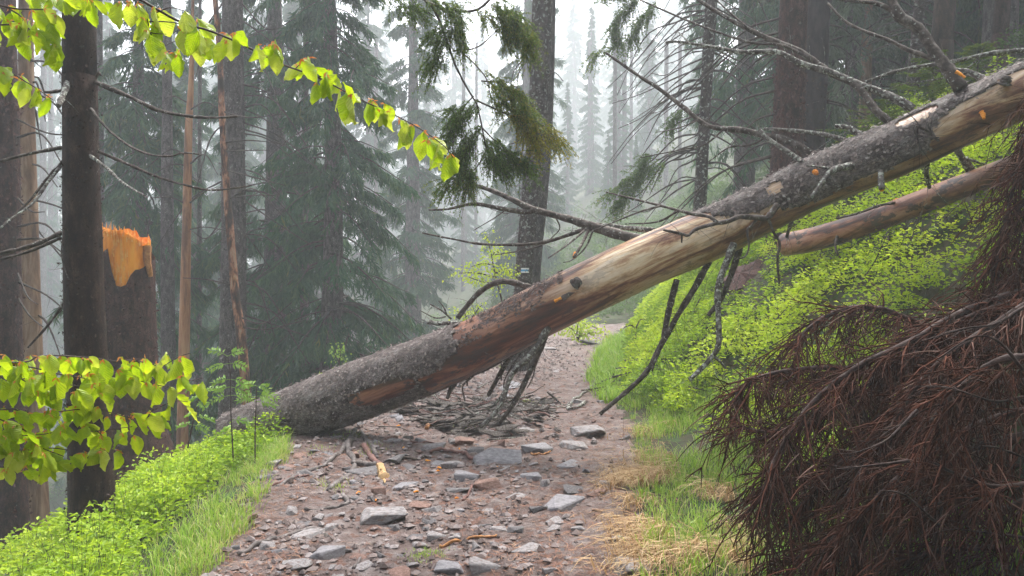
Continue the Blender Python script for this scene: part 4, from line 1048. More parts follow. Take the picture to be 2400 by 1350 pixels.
# knob and broken pale stubs on the log
for pts, w, m, nm in (([(1345, 668), (1352, 662), (1358, 655)], 15, 'bark_slab', 'knot'), ([(2352, 200), (2356, 190), (2360, 178)], 14, 'bark_slab', 'knot'),
                      ([(1318, 700), (1335, 690), (1362, 680)], 8, 'bark_slab', 'branch_stub'), ([(2300, 262), (2304, 268), (2306, 278)], 6, 'fresh_wood', 'branch_stub'),
                      ([(1300, 706), (1312, 700), (1322, 696)], 4.5, 'fresh_wood', 'splinter'), ([(2065, 438), (2067, 446)], 6.5, 'fresh_wood', 'broken_tip'), ([(1908, 401), (1916, 408)], 7, 'fresh_wood', 'broken_tip'),
                      ([(2240, 168), (2248, 172), (2262, 182)], 4, 'fresh_wood', 'splinter'), ([(1348, 592), (1345, 604)], 4, 'fresh_wood', 'broken_tip')):
    x0 = pts[0][0]
    dd = ld(x0) - LW(x0) / 1800 * ld(x0) / 2 * (0.98 if nm != 'broken_tip' else 1.3)
    if nm == 'broken_tip' and x0 < 1400: dd = 6.45
    add_branch(root, pts, dd, dd - 0.03, w, w * .7, M[m], name=nm, lump=0.15)

# ------------------------------------------------------------------ the smaller log higher on the bank
S_PX = [(1842, 573), (1900, 562), (2000, 533), (2100, 497), (2200, 458), (2300, 420), (2420, 372)]
def SDp(x): return np.interp(x, [1840, 2100, 2420], [8.1, 6.7, 5.3])
p4 = np.array([np.append(P(x, y, SDp(x)) + [0, 0, .0], np.interp(x, [1840, 2000, 2420], [54, 58, 54]) / 1800 * SDp(x) / 2) for x, y in S_PX])
s4 = spline(p4, 60)
ax2 = Vector(s4[-1, :3] - s4[0, :3]).normalized(); yv2 = Vector((0, 0, 1)).cross(ax2).normalized()
SM = Matrix.Translation(Vector(s4[0, :3])) @ Matrix((ax2, yv2, ax2.cross(yv2))).transposed().to_4x4()
e2 = thing('small_log', 'thinner peeled reddish log resting on the green bank below the big trunk', 'log', s4[0, :3])
g = Geo(); V2, Q2, T2, _, _ = tube(s4[:, :3], s4[:, 3], 28, True, 0.05, 9)
g.both(V2, Q2, T2, 0.95)
child_at(g.build('trunk', M['log_wood'], M=SM), e2)
for pts in ([(2100, 475), (2060, 482), (2010, 500), (1960, 512)], [(1965, 545), (1958, 580), (1970, 605)], [(2150, 525), (2165, 545), (2180, 560)], [(2080, 545), (2085, 570)], [(2000, 512), (2035, 545), (2040, 560)]):
    add_branch(e2, pts, float(SDp(pts[0][0])) - 0.1, float(SDp(pts[0][0])) - 0.25, 4, 2, M['twig_dark'], twigs=3, tl=.2)
add_branch(e2, [(2090, 478), (2100, 470), (2108, 468)], 7.0, 6.95, 6, 4, M['fresh_wood'], name='splinter')

# ------------------------------------------------------------------ stones
def stone_mesh(seed, flat=0.5, n=16):
    r = np.random.default_rng(seed)
    bm = bmesh.new()
    p = r.normal(size=(n, 3)); p /= np.linalg.norm(p, axis=1, keepdims=True)
    p = np.sign(p) * np.abs(p) ** 0.65 * r.uniform(0.75, 1.0, (n, 1))
    p[:, 2] *= flat
    p[:, 0] *= 1.0; p[:, 1] *= r.uniform(0.7, 0.95)
    for v in p: bm.verts.new(v)
    res = bmesh.ops.convex_hull(bm, input=bm.verts)
    bmesh.ops.delete(bm, geom=[v for v in bm.verts if not v.link_faces], context='VERTS')
    bmesh.ops.dissolve_limit(bm, angle_limit=0.30, verts=bm.verts, edges=bm.edges)
    bmesh.ops.bevel(bm, geom=list(bm.edges), offset=0.045, segments=1, profile=0.6, affect='EDGES', clamp_overlap=True)
    bmesh.ops.triangulate(bm, faces=bm.faces)
    v = np.array([x.co for x in bm.verts])
    v /= np.abs(v).max(0)[None, :]          # unit box, half sizes 1
    f = np.array([[x.index for x in fc.verts] for fc in bm.faces])
    bm.free()
    return v, f


STONES = [stone_mesh(100 + i, f, n) for i, (f, n) in enumerate([(0.5, 14), (0.7, 16), (0.35, 13), (0.8, 12), (0.45, 18), (0.6, 11), (0.3, 15), (0.9, 14), (0.5, 10), (0.65, 20)])]
STONE_ME = {}
for i, (v, f) in enumerate(STONES):
    for mk in ('stone', 'stone_pale', 'stone_red', 'stone_dark'):
        g = Geo(); g.add(v, f); o = g.build('stone', M[mk], smooth=False); STONE_ME[i, mk] = o.data; bpy.data.objects.remove(o)

BIG = [  # px, py(centre), width, height px, kind, material, label
    (1165, 1065, 118, 66, 6, 'stone_pale', 'large pale grey slab with a pointed top edge, in the middle of the path'),
    (1150, 1130, 80, 58, 3, 'stone_red', 'blocky stone with a reddish-brown front below the pointed slab'),
    (1330, 1183, 118, 52, 2, 'stone_pale', 'flat pale bluish slab set almost flush in the path'),
    (1262, 1190, 46, 30, 8, 'stone_dark', 'small dark stone touching the flat bluish slab'),
    (895, 1208, 112, 66, 1, 'stone', 'big rounded grey boulder in the lower path'),
    (928, 1237, 44, 34, 5, 'stone_dark', 'dark purplish stone leaning on the big rounded boulder'),
    (1045, 1330, 86, 58, 4, 'stone_pale', 'broad pale stone at the very bottom of the picture'),
    (1132, 1326, 84, 50, 0, 'stone', 'grey stone next to the broad pale one at the bottom'),
    (1498, 1330, 124, 66, 4, 'stone', 'rough grey block under dry straw at the path edge'),
    (1452, 1262, 52, 58, 9, 'stone', 'upright worn stone at the foot of the straw bank'),
    (1380, 1008, 84, 52, 1, 'stone', 'smooth sloping rock at the edge of the trodden path below the log'),
    (1352, 1042, 76, 36, 4, 'stone', 'low half-buried rock below the smooth sloping one'),
    (1255, 1047, 80, 34, 2, 'stone_pale', 'low pale humped stone beyond the pointed slab'),
    (1018, 1045, 62, 28, 0, 'stone', 'wide flat grey stone near the bark debris'),
    (1086, 1030, 52, 36, 9, 'stone_red', 'rounded brownish stone just below the bark debris'),
    (1058, 1030, 32, 28, 3, 'stone', 'small blunt stone beside the rounded brownish one'),
    (1178, 1034, 30, 34, 7, 'stone_red', 'knob of stone standing on top of the pointed slab'),
    (1115, 1053, 42, 24, 8, 'stone_dark', 'small dark wedge stone between stick and pointed slab'),
    (765, 1297, 96, 50, 2, 'stone_pale', 'pale flat slab with a sharp corner near the bottom'),
    (628, 1280, 54, 34, 5, 'stone', 'grey stone at the grass edge beside the arched root'),
    (552, 1283, 40, 30, 3, 'stone_dark', 'dark block half in the grass'),
    (652, 1290, 40, 20, 6, 'stone_pale', 'thin pale tile-like stone below the arched root'),
    (806, 1289, 34, 24, 8, 'stone', 'small grey stone on the corner of the pale flat slab'),
    (888, 1300, 38, 28, 7, 'stone_dark', 'very dark angular stone near the bottom'),
    (836, 1305, 44, 24, 6, 'stone_red', 'tilted brownish flake beside a grey stick'),
    (892, 1146, 50, 44, 3, 'stone_red', 'reddish tilted stone under the splintered stick'),
    (870, 1168, 26, 30, 5, 'stone_dark', 'small dark block under the reddish tilted stone'),
    (983, 1183, 52, 36, 9, 'stone_red', 'rough brown stone among pebbles'),
    (1010, 1192, 50, 26, 6, 'stone', 'long grey flake against the rough brown stone'),
    (1092, 1114, 66, 40, 0, 'stone_pale', 'pale stone leaning on the blocky reddish one'),
    (1072, 1147, 60, 26, 8, 'stone_dark', 'dark flat stone below the leaning pale one'),
    (1060, 1086, 56, 44, 9, 'stone', 'rounded grey stone under the crooked red stick'),
    (1026, 1085, 42, 20, 6, 'stone_pale', 'small pale disc beside the rounded grey stone'),
    (1248, 1115, 64, 38, 4, 'stone_pale', 'pale broken stone upper half of a split pair'),
    (1283, 1130, 34, 38, 5, 'stone', 'square grey stone lower half of a split pair'),
    (1113, 1277, 40, 38, 7, 'stone', 'grey cube-like stone near the orange stick'),
    (1135, 1232, 42, 28, 8, 'stone_dark', 'dark oval stone, one of two with a gap between'),
    (1210, 1240, 42, 26, 0, 'stone_dark', 'dark sharp stone at the thin end of the orange stick'),
    (1172, 1240, 46, 22, 4, 'stone', 'grey stone lying between two dark ones'),
    (1300, 1222, 66, 16, 2, 'stone', 'thin half-buried ledge below the flat bluish slab'),
    (1355, 1238, 34, 24, 9, 'stone', 'small rounded stone alone on the needle-covered path'),
    (848, 1106, 96, 30, 2, 'stone_dark', 'dark wedge-shaped slab among the roots'),
    (1022, 1256, 52, 28, 0, 'stone', 'grey stone above the orange stick, widest of its cluster'),
    (1062, 1259, 34, 20, 9, 'stone', 'oval pebble next to the thick part of the orange stick'),
    (980, 1277, 40, 22, 4, 'stone', 'grey stone at the lower end of the orange stick'),
    (1000, 1240, 26, 22, 5, 'stone_dark', 'small dark stone above the widest cluster stone'),
    (970, 1258, 40, 18, 6, 'stone_dark', 'thin dark flake at the end of the stone cluster'),
    (925, 1032, 40, 20, 0, 'stone', 'low stone near the contact of log and path'),
    (690, 1325, 70, 36, 1, 'stone', 'dull grey stone at the bottom beside the pale flat slab'),
    (1290, 1335, 40, 26, 8, 'stone', 'grey chip at the bottom of the needle-strewn path'),
    (1400, 1195, 26, 18, 9, 'stone_red', 'brownish lump beside the flat bluish slab'),
    (1420, 1130, 34, 18, 4, 'stone', 'low stone near the straw edge of the path'),
    (1190, 905, 70, 18, 2, 'stone_pale', 'pale ledge seen under the log behind hanging branches'),
    (1305, 870, 40, 12, 2, 'stone', 'flat stone in the path beyond the log'),
    (1285, 815, 40, 14, 4, 'stone', 'rock at the far crest of the path'),
    (1205, 1165, 60, 14, 2, 'stone', 'thin flush slab between the blocky reddish stone and the flat bluish one'),
    (950, 1140, 70, 18, 2, 'stone_pale', 'low flush slab in front of the splintered stick'),
    (840, 1330, 60, 20, 2, 'stone', 'flush slab at the bottom below the tilted brownish flake'),
    (1230, 1290, 80, 18, 2, 'stone', 'broad flush slab in the needle-strewn lower path'),
    (1140, 1195, 56, 14, 2, 'stone', 'thin slab sunk in the dirt below the dark flat stone'),
    (720, 1255, 90, 18, 2, 'stone', 'worn flush slab above the arched root'),
    (1180, 1100, 50, 14, 2, 'stone', 'sunken slab beside the pointed one'),
    (1330, 1090, 70, 16, 2, 'stone_pale', 'pale sunken slab right of the split pair'.replace(' right of', ' past')),
    (1240, 1010, 70, 14, 2, 'stone', 'sunken slab at the lower rim of the bark debris'),
    (1390, 800, 60, 16, 6, 'stone_pale', 'pale slab where the path bends away'),
]
placed = []
for (px, py, w, h, k, mk, lab) in BIG:
    b = hit(px, py + h * 0.30)
    d = (b - CAM) @ FWD
    W = w / 1800 * d / 2; Hh = h / 1800 * d / 2
    fl = STONES[k][0]
    o = bpy.data.objects.new('stone', STONE_ME[k, mk]); C.objects.link(o)
    slab = h < w * 0.5
    hz = Hh * (0.68 if not slab else 0.6)
    dep = W * (0.75 if not slab else 0.9)
    o.location = (b[0], b[1] + dep * 0.6, b[2] + hz * 0.12)
    o.scale = (W * 1.05, dep, hz * 1.1)
    o.rotation_euler = (rng.uniform(-.08, .12), rng.uniform(-.10, .10), rng.choice([0, math.pi]) + rng.uniform(-.25, .25))
    tag(o, lab, 'stone', 'stones lying on the path')
    placed.append((b[0], b[1], W))
# small stones: singles sharing one description
cnt = 0
tries = 0
while cnt < 290 and tries < 6000:
    tries += 1
    y = 2.9 + 8.0 * rng.random() ** 1.6
    x = rng.uniform(XL(y), XR(y) + 0.1)
    px = 1200 + 1800 * x / y
    dens = 0.25 + 0.75 * (fbm(np.array([x * 1.1]), np.array([y * 1.1]), 91)[0] > -0.05)
    rightness = (x - XL(y)) / (XR(y) - XL(y))
    dens *= np.interp(rightness, [0, .2, .55, .75, 1], [0.5, 1, 1, 0.35, 0.15])
    if rng.random() > dens: continue
    r = 0.022 + 0.055 * rng.random() ** 2.0
    if any((x - a) ** 2 + (y - b_) ** 2 < (c * 0.8 + r) ** 2 for a, b_, c in placed): continue
    mk = ('stone', 'stone', 'stone_pale', 'stone_red', 'stone_dark')[int(rng.integers(5))]
    o = bpy.data.objects.new('small_stone', STONE_ME[int(rng.integers(10)), mk]); C.objects.link(o)
    hz = r * rng.uniform(.25, .6)
    o.location = (x, y, float(G(x, y)) + hz * 0.15)
    o.scale = (r * rng.uniform(.9, 1.3), r * rng.uniform(.7, 1.1), hz)
    o.rotation_euler = (rng.normal() * .15, rng.normal() * .15, rng.uniform(0, 6.28))
    tag(o, 'small angular stone scattered loose on the brown path', 'stone', 'small stones strewn over the path')
    placed.append((x, y, r)); cnt += 1
# gravel and needles: nobody could count them
g = Geo()
n = 16000
y = 2.7 + 16 * rng.random(n) ** 1.8; x = XL(y) + (XR(y) - XL(y)) * rng.random(n)
keep = rng.random(n) < np.interp((x - XL(y)) / (XR(y) - XL(y)), [0, .15, .6, .8, 1], [.4, 1, 1, .35, .15]) * np.where(fbm(x * 1.4, y * 1.4, 93) > -0.1, 1, .35)
x, y = x[keep], y[keep]; n = len(x)
pv, pf = STONES[8]
oct_v = np.array([(1, 0, 0), (-.9, .2, .1), (0.1, .9, 0), (-.1, -1, .1), (.1, .2, 1), (0, 0, -1)], float); oct_f = np.array([(0, 2, 4), (2, 1, 4), (1, 3, 4), (3, 0, 4), (2, 0, 5), (1, 2, 5), (3, 1, 5), (0, 3, 5)])
r = 0.006 + 0.028 * rng.random(n) ** 2.6
a = rng.uniform(0, 6.28, n)
sc = np.stack([r * rng.uniform(.8, 1.5, n), r, r * rng.uniform(.4, .9, n)], 1)
vv = oct_v[None] * sc[:, None] * rng.uniform(.7, 1.2, (n, 6, 1))
ca, sa = np.cos(a)[:, None], np.sin(a)[:, None]
vx = vv[..., 0] * ca - vv[..., 1] * sa; vy = vv[..., 0] * sa + vv[..., 1] * ca
pos = np.stack([x, y, G(x, y) + sc[:, 2] * 0.4], 1)
VV = np.stack([vx, vy, vv[..., 2]], -1) + pos[:, None]
g.add(VV.reshape(-1, 3), (np.arange(n)[:, None, None] * 6 + oct_f[None]).reshape(-1, 3), np.repeat(rng.random(n), 6))
tag(g.build('gravel', M['gravel'], smooth=False), 'fine loose gravel covering the path', 'gravel', kind='stuff')
g = Geo()
n = 34000
y = 2.7 + 13 * rng.random(n) ** 1.8; x = XL(y) - .1 + (XR(y) - XL(y) + .45) * rng.random(n)
keep = fbm(x * 1.7, y * 1.7, 95) + np.interp((x - XL(y)) / (XR(y) - XL(y)), [0, .3, .7, 1], [.25, -.1, .35, .5]) > rng.uniform(-.25, .45, n)
x, y = x[keep], y[keep]; n = len(x)
a = rng.uniform(0, np.pi, n); L = rng.uniform(.015, .06, n); w = rng.uniform(.002, .0048, n)
dv = np.stack([np.cos(a), np.sin(a), rng.normal(size=n) * .12], 1); pos = np.stack([x, y, G(x, y) + 0.006], 1)
nv = np.stack([-np.sin(a), np.cos(a), np.zeros(n)], 1)
VV = np.stack([pos - dv * L[:, None] / 2 - nv * w[:, None] / 2, pos + dv * L[:, None] / 2 - nv * w[:, None] / 2, pos + dv * L[:, None] / 2 + nv * w[:, None] / 2, pos - dv * L[:, None] / 2 + nv * w[:, None] / 2], 1)
g.add(VV.reshape(-1, 3), np.arange(n)[:, None] * 4 + np.array([[0, 1, 2, 3]]), np.repeat(rng.random(n), 4))
tag(g.build('needle_litter', M['litter'], smooth=False), 'reddish fallen spruce needles and crumbs on the path', 'needle litter', kind='stuff')


# ------------------------------------------------------------------ roots and sticks on the path
def ground_tube(name, label, cat, pts, r0, r1, m, group=None, lift=0.4, sides=7, torn=None):
    q = np.array([hit(*p) for p in pts]); d = (q[0] - CAM) @ FWD
    q = spline(q, 5 * len(pts))
    R = np.linspace(r0, r1, len(q)) / 1800 * d * (1 + .12 * rng.normal(size=len(q)))
    q[:, 2] = G(q[:, 0], q[:, 1]) + R * lift + 0.01 * vnoise(np.arange(len(q)) * .5, np.zeros(len(q)), int(rng.integers(99)))
    e = thing(name, label, cat, q[0], group) if torn else None
    g = Geo(); add_tube(g, q, np.maximum(R, .002), sides, True, .15, int(rng.integers(99)))
    if not torn:
        o = g.build(name, m); return tag(o, label, cat, group)
    g.build('stick', m, e)
    g = Geo(); k = len(q)
    add_tube(g, q[k // 2:] + [0, -.004, .008], np.maximum(R[k // 2:], .002) * 1.02, sides, True, .3, 4)
    for s_ in range(7):
        b = q[-1 - int(rng.integers(0, k // 2))]
        o_ = rng.normal(size=3) * .012; dv = nrm(q[-1] - q[k // 2]) * rng.uniform(.06, .14)
        add_tube(g, np.array([b + o_, b + o_ + dv * .5, b + o_ * 1.4 + dv]), [.012, .009, .002], 5)
    g.build('torn_fibres', M['pale_wood'], e, smooth=False)
    return e


for pts, r0, r1, lab in (
        ([(560, 1302), (640, 1268), (700, 1252), (742, 1240), (768, 1258)], 6, 7, 'arched dark root looping over the path near the grass'),
        ([(650, 1140), (720, 1106), (770, 1090), (800, 1062), (822, 1022)], 5, 8, 'grey root running from the log towards the grass edge'),
        ([(832, 1012), (816, 1060), (830, 1092), (800, 1130), (768, 1152)], 8, 5, 'knobbly pale root descending beside the dark wedge slab'),
        ([(715, 1196), (780, 1191), (815, 1180), (803, 1160)], 4, 6, 'bent root with a sharp elbow below the knobbly one'),
        ([(825, 1088), (855, 1092), (882, 1094)], 6, 8, 'short root lying along the dark wedge slab'),
        ([(845, 1015), (868, 1040), (882, 1070)], 6, 5, 'root emerging by the splintered stick')):
    ground_tube('tree_root', lab, 'root', pts, r0, r1, M['root'], 'bare roots crossing the path', lift=0.25)
ground_tube('splintered_stick', 'broken stick ending in bright splintered yellow wood', 'stick', [(850, 1048), (872, 1078), (890, 1098), (902, 1124)], 6, 9, M['stick_red'], torn=True)
for pts, r0, r1, m, lab in (
        ([(1008, 1066), (1045, 1062), (1080, 1064), (1110, 1078), (1150, 1079)], 5, 4, 'stick_red', 'crooked reddish stick lying across the pointed slab'),
        ([(1030, 1286), (1070, 1274), (1110, 1263), (1165, 1257)], 4, 3, 'stick_orange', 'long orange stick with a dark end on the lower path'),
        ([(915, 1068), (960, 1078), (1010, 1074)], 3, 3, 'twig_dark', 'thin dark stick beside the wood shavings'),
        ([(1245, 1065), (1260, 1068), (1290, 1062)], 2.5, 2, 'stick_orange', 'short orange twig above the split stone pair'),
        ([(1085, 1175), (1100, 1155), (1112, 1140)], 4, 3, 'stick_red', 'short reddish stick propped on the blocky stone'),
        ([(640, 1140), (690, 1126), (725, 1118)], 3, 3, 'stick_red', 'red-brown stick at the grass edge by the roots'),
        ([(828, 1335), (845, 1310)], 4, 4, 'root', 'grey stub of stick beside the brownish flake'),
        ([(1370, 948), (1340, 960), (1335, 952), (1388, 905)], 5, 3, 'twig_lichen', 'pale branch end lying where the path meets the bank'),
        ([(960, 1040), (1000, 1038), (1040, 1045)], 2.5, 2, 'stick_red', 'thin red twig above the wide flat stone'),
        ([(1000, 1008), (1018, 985), (1025, 975)], 5, 5, 'stick_orange', 'short stick with a pale cut end in the bark debris')):
    ground_tube('stick', lab, 'stick', pts, r0, r1, M[m], 'sticks lying on the path', lift=0.9, sides=6)
# loose bark and twigs under the log
def slab_mesh(seed):
    r = np.random.default_rng(seed); k = 7
    a = np.linspace(0, 2 * np.pi, 11, endpoint=False)
    rx = 1 * (1 + .25 * r.normal(size=11)); ry = .38 * (1 + .2 * r.normal(size=11))
    top = np.stack([rx * np.cos(a), ry * np.sin(a), .12 - .5 * (ry * np.sin(a)) ** 2 + .05 * r.normal(size=11)], 1)
    bot = top - [0, 0, .09]
    V = np.vstack([top, bot, [0, 0, .16], [0, 0, .05]])
    F = []
    for i in range(11):
        j = (i + 1) % 11
        F += [(i, j, 22), (j + 11, i + 11, 23), (i, i + 11, j), (j, i + 11, j + 11)]
    return V, np.array(F)


SLABS = []
for i in range(5):
    g = Geo(); g.add(*slab_mesh(300 + i)); o = g.build('bark_piece', M['bark_slab'], smooth=False); SLABS.append(o.data); bpy.data.objects.remove(o)
for i in range(120):
    px = rng.normal(1130, 100); py = np.interp(px, [900, 1100, 1350], [985, 975, 985]) + rng.normal() * 24
    if px < 900 or px > 1360 or py < 915: continue
    b = hit(px, py)
    o = bpy.data.objects.new('bark_piece', SLABS[i % 5]); C.objects.link(o)
    s = rng.uniform(.05, .19)
    o.location = (b[0], b[1], b[2] + rng.uniform(.01, .07)); o.scale = (s, s * rng.uniform(.7, 1.1), s * rng.uniform(.6, 1.0))
    o.rotation_euler = (rng.normal() * .35, rng.normal() * .22, rng.normal() * .8)
    tag(o, 'loose grey flake of bark fallen under the big log', 'bark piece', 'bark flakes heaped under the log')
for i in range(105):
    px = rng.normal(1140, 105); py = 972 + rng.normal() * 26
    if px < 900 or px > 1400 or py < 912: continue
    b = hit(px, py); a = rng.normal() * .6 + (0 if rng.random() < .7 else 1.2); L = rng.uniform(.15, .6)
    q = spline(np.array([b - [np.cos(a) * L / 2, np.sin(a) * L / 2, 0], b + rng.normal(size=3) * .02, b + [np.cos(a) * L / 2, np.sin(a) * L / 2, 0]]), 7)
    q[:, 2] = G(q[:, 0], q[:, 1]) + .015 + rng.uniform(0, .09) + np.linspace(0, rng.normal() * .05, 7)
    g = Geo(); add_tube(g, q, np.linspace(rng.uniform(.005, .012), .003, 7), 5, True, .1)
    tag(g.build('dead_stick', M[('twig_dark', 'twig_dark', 'twig_lichen', 'stick_red')[i % 4]]), 'thin dead stick lying in the debris under the log', 'stick', 'broken sticks heaped under the log')
for i in range(16):
    px = rng.uniform(1400, 1520); py = np.interp(px, [1400, 1520], [905, 860]) + rng.normal() * 22
    b = hit(px, py); L = rng.uniform(.4, .9)
    a = rng.normal() * .25 + .25
    q = spline(np.array([b - [np.cos(a) * L / 2, np.sin(a) * L / 2, .03], b + [0, 0, .05] + rng.normal(size=3) * .03, b + [np.cos(a) * L / 2, np.sin(a) * L / 2, .3]]), 8)
    g = Geo(); add_tube(g, q, np.linspace(.009, .003, 8), 5, True, .1)
    tag(g.build('dead_stick', M['twig_dark']), 'long dark dead stick leaning on the grassy foot of the bank', 'stick', 'dead sticks at the foot of the bank')
for i in range(12):
    px = rng.choice([rng.normal(930, 50), rng.normal(1050, 80)]); py = rng.uniform(1000, 1180); b = hit(px, py)
    g = Geo(); a = rng.uniform(0, 3.1); dv = np.array([np.cos(a), np.sin(a), 0]) * rng.uniform(.015, .04)
    add_tube(g, np.array([b - dv + [0, 0, .012], b + [0, 0, .016], b + dv + [0, 0, .01]]), [.003, .008, .002], 5)
    tag(g.build('wood_chip', M['fresh_wood'], smooth=False), 'small bright orange wood chip on the path', 'wood chip', 'orange wood chips on the path')


# fallen sheet of bark and dead twigs lying on the bank
b = BS = hit(1738, 672, 5.0)
o = bpy.data.objects.new('bark_sheet', SLABS[1].copy()); C.objects.link(o); o.location = (b[0], b[1], b[2] + .12); o.scale = (.34, .55, .4); o.rotation_euler = (.35, -.62, .35)
o.data.materials[0] = M['bark_sheet']
tag(o, 'dark reddish sheet of bark lying in the bilberry below the log', 'bark piece')
for i in range(34):
    px, py = rng.uniform(1540, 2150), 0
    py = np.interp(px, [1540, 1800, 2150], [850, 740, 600]) + rng.normal() * 70
    b = hit(px, py, 3.8); L = rng.uniform(.2, .7); a = rng.uniform(-.4, 1.3)
    dv = np.array([np.cos(a), rng.normal() * .5, np.sin(a)]); q = spline(np.array([b, b + dv * L * .5 + rng.normal(size=3) * .05, b + dv * L]), 8); q[:, 2] += .22
    g = Geo(); add_tube(g, q, np.linspace(rng.uniform(.003, .008), .0015, 8), 5, True, .1)
    for _k in range(4):
        j = int(rng.integers(2, 7)); add_tube(g, np.array([q[j], q[j] + nrm(dv + rng.normal(size=3) * .8) * rng.uniform(.06, .18)]), [.002, .001], 4)
    tag(g.build('dead_twig', M['twig_dark']), 'thin forked dead twig caught in the green bilberry of the bank', 'twig', 'dead twigs caught in the bilberry')


# ------------------------------------------------------------------ bilberry, grass, straw
def shrub_leaves(g, gs, x, y, hgt, nl, Lf, tint0, stems=True, gfun=None):
    """clumps at x,y: leaves in a low dome, thin stems"""
    n = len(x); z = G(x, y, False)
    ci = np.repeat(np.arange(n), nl); m = len(ci)
    R = rng.uniform(.10, .2, n)
    th = rng.uniform(0, 6.28, m); rr = np.sqrt(rng.random(m)) * R[ci]
    hh = hgt[ci] * (1 - (rr / (R[ci] * 1.15)) ** 2 * .55) * rng.uniform(.35, 1.0, m) ** .7
    pos = np.stack([x[ci] + rr * np.cos(th), y[ci] + rr * np.sin(th), z[ci] + hh], 1)
    d = np.stack([np.cos(th) + rng.normal(size=m) * .6, np.sin(th) + rng.normal(size=m) * .6, rng.uniform(-.3, .8, m)], 1)
    nor = nrm(np.stack([rng.normal(size=m) * .45, rng.normal(size=m) * .45 - .25, np.ones(m)], 1))
    L = Lf[ci] * rng.uniform(.7, 1.25, m)
    tint = np.clip(tint0[ci] + .16 * rng.normal(size=m) + .35 * (hh / np.maximum(hgt[ci], .01) - .65), 0, 1)  # lower leaves tinted darker: shade inside the clump put into the colour
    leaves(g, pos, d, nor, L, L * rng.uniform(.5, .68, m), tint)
    if stems:
        ns = 2; si = np.repeat(np.arange(n), ns); k = 4; u = np.linspace(0, 1, k)
        base = np.stack([x[si], y[si], z[si]], 1) + rng.normal(size=(n * ns, 3)) * [.04, .04, 0]
        tip = base + np.stack([rng.normal(size=n * ns) * .08, rng.normal(size=n * ns) * .08, hgt[si] * .95], 1)
        B = base[:, None] * (1 - u)[None, :, None] + tip[:, None] * u[None, :, None]
        tubes(gs, B, np.broadcast_to(.002 * (1 - .6 * u), (n * ns, k)), 3, .5)


def in_patch(x, y):
    """bare brown soil gaps seen on the bank"""
    px = 1200 + 1800 * x / y
    a = ((x - BS[0]) / .26) ** 2 + ((y - BS[1] + .15) / .6) ** 2 < 1
    b = ((x - 2.75) / .22) ** 2 + ((y - 4.9) / .4) ** 2 < 1
    return a | b


gb_, gs_ = Geo(), Geo()
n = 5200
y = 2.8 + 13.5 * rng.random(n) ** 1.25; x = XR(y) + VERGE(y) * .85 + .02 + 4.4 * rng.random(n) ** 1.1
y[-800:] = rng.uniform(14, 26, 800); x[-800:] = XR(y[-800:]) + .5 + 4.5 * rng.random(800)
keep = ~in_patch(x, y) & (fbm(x * 1.8, y * 1.8, 111, 3) > -.37) & ((x - XR(y) < 3.3) | (rng.random(n) < .25)) & ~((y < 4.4) & ((1200 + 1800 * x / y) > 1900)) & ((1200 + 1800 * x / y) < 2700) & ~((y > 9.2) & (y < 19) & (x - XR(y) < np.interp(y, [9.2, 11, 16], [.25, .55, .7])))
x, y = x[keep], y[keep]; n = len(x)
bx_ = 1200 + 1800 * x / y
low_ = np.interp(bx_, [1842, 1900, 2000, 2100, 2200, 2300], [606, 594, 566, 530, 492, 452])
ptop = 640 - 1800 * (G(x, y, False) + .26 - CAMZ) / y
keep = ~((bx_ > 1790) & (bx_ < 2200) & (ptop < low_) & (y < np.interp(bx_, [1840, 2100, 2420], [8.3, 6.9, 5.6])) & (y > 4.6)) & ~((bx_ > 1750) & (np.abs(y - np.interp(bx_, [1600, 2100, 2560], [6.6, 6.0, 5.5])) < .45) & (rng.random(n) < .5))
x, y = x[keep], y[keep]; n = len(x)
hgt = rng.uniform(.12, .36, n) * (1 + .75 * fbm(x * 2.1, y * 2.1, 112, 3)); Lf = np.interp(y, [3, 7, 12, 24], [.033, .042, .055, .11])
tint0 = .56 + .75 * fbm(x * 1.5, y * 1.5, 113, 3)
nl = 46
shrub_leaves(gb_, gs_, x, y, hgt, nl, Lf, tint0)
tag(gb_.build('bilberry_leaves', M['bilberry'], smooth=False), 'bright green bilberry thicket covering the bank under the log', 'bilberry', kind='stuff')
tag(gs_.build('bilberry_stems', M['twig_thin']), 'thin stems inside the bilberry thicket on the bank', 'bilberry', kind='stuff')
gb_, gs_ = Geo(), Geo()
n = 2300
y = 2.9 + 6.6 * rng.random(n); t = .06 + 3.4 * rng.random(n) ** 1.3; x = XL(y) - t - np.interp(y, [3, 4.5, 6, 7], [.25, .55, .35, .05])
keep = (XL(y) - x < np.interp(y, [3, 5, 6, 8], [1.25, 1.45, 2.0, 3.2])) & (fbm(x * 1.9, y * 1.9, 121) > -.22) & ~((x < -3.3) & (y < 4)) & ((1200 + 1800 * x / y) > -60)
x, y = x[keep], y[keep]; n = len(x)
hgt = rng.uniform(.12, .34, n) * (1 + .95 * fbm(x * 2.1, y * 2.1, 122, 3)) * np.interp(y, [5.4, 6.4], [1, .8]); Lf = np.interp(y, [3, 8], [.034, .046]); tint0 = .52 + .35 * fbm(x * .9, y * .9, 123)
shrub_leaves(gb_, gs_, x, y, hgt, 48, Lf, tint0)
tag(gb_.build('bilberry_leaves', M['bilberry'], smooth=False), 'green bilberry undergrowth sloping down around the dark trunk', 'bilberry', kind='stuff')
tag(gs_.build('bilberry_stems', M['twig_thin']), 'thin stems inside the bilberry around the dark trunk', 'bilberry', kind='stuff')
gb_, gs_ = Geo(), Geo()
n = 4400
y = 10 + 62 * rng.random(n) ** 1.2; x = (rng.random(n) * 1.5 - .75) * y
x[:1100] = rng.uniform(-1, 11, 1100); y[:1100] = rng.uniform(22, 48, 1100)
tl = XL(y) - x; tr = x - XR(y)
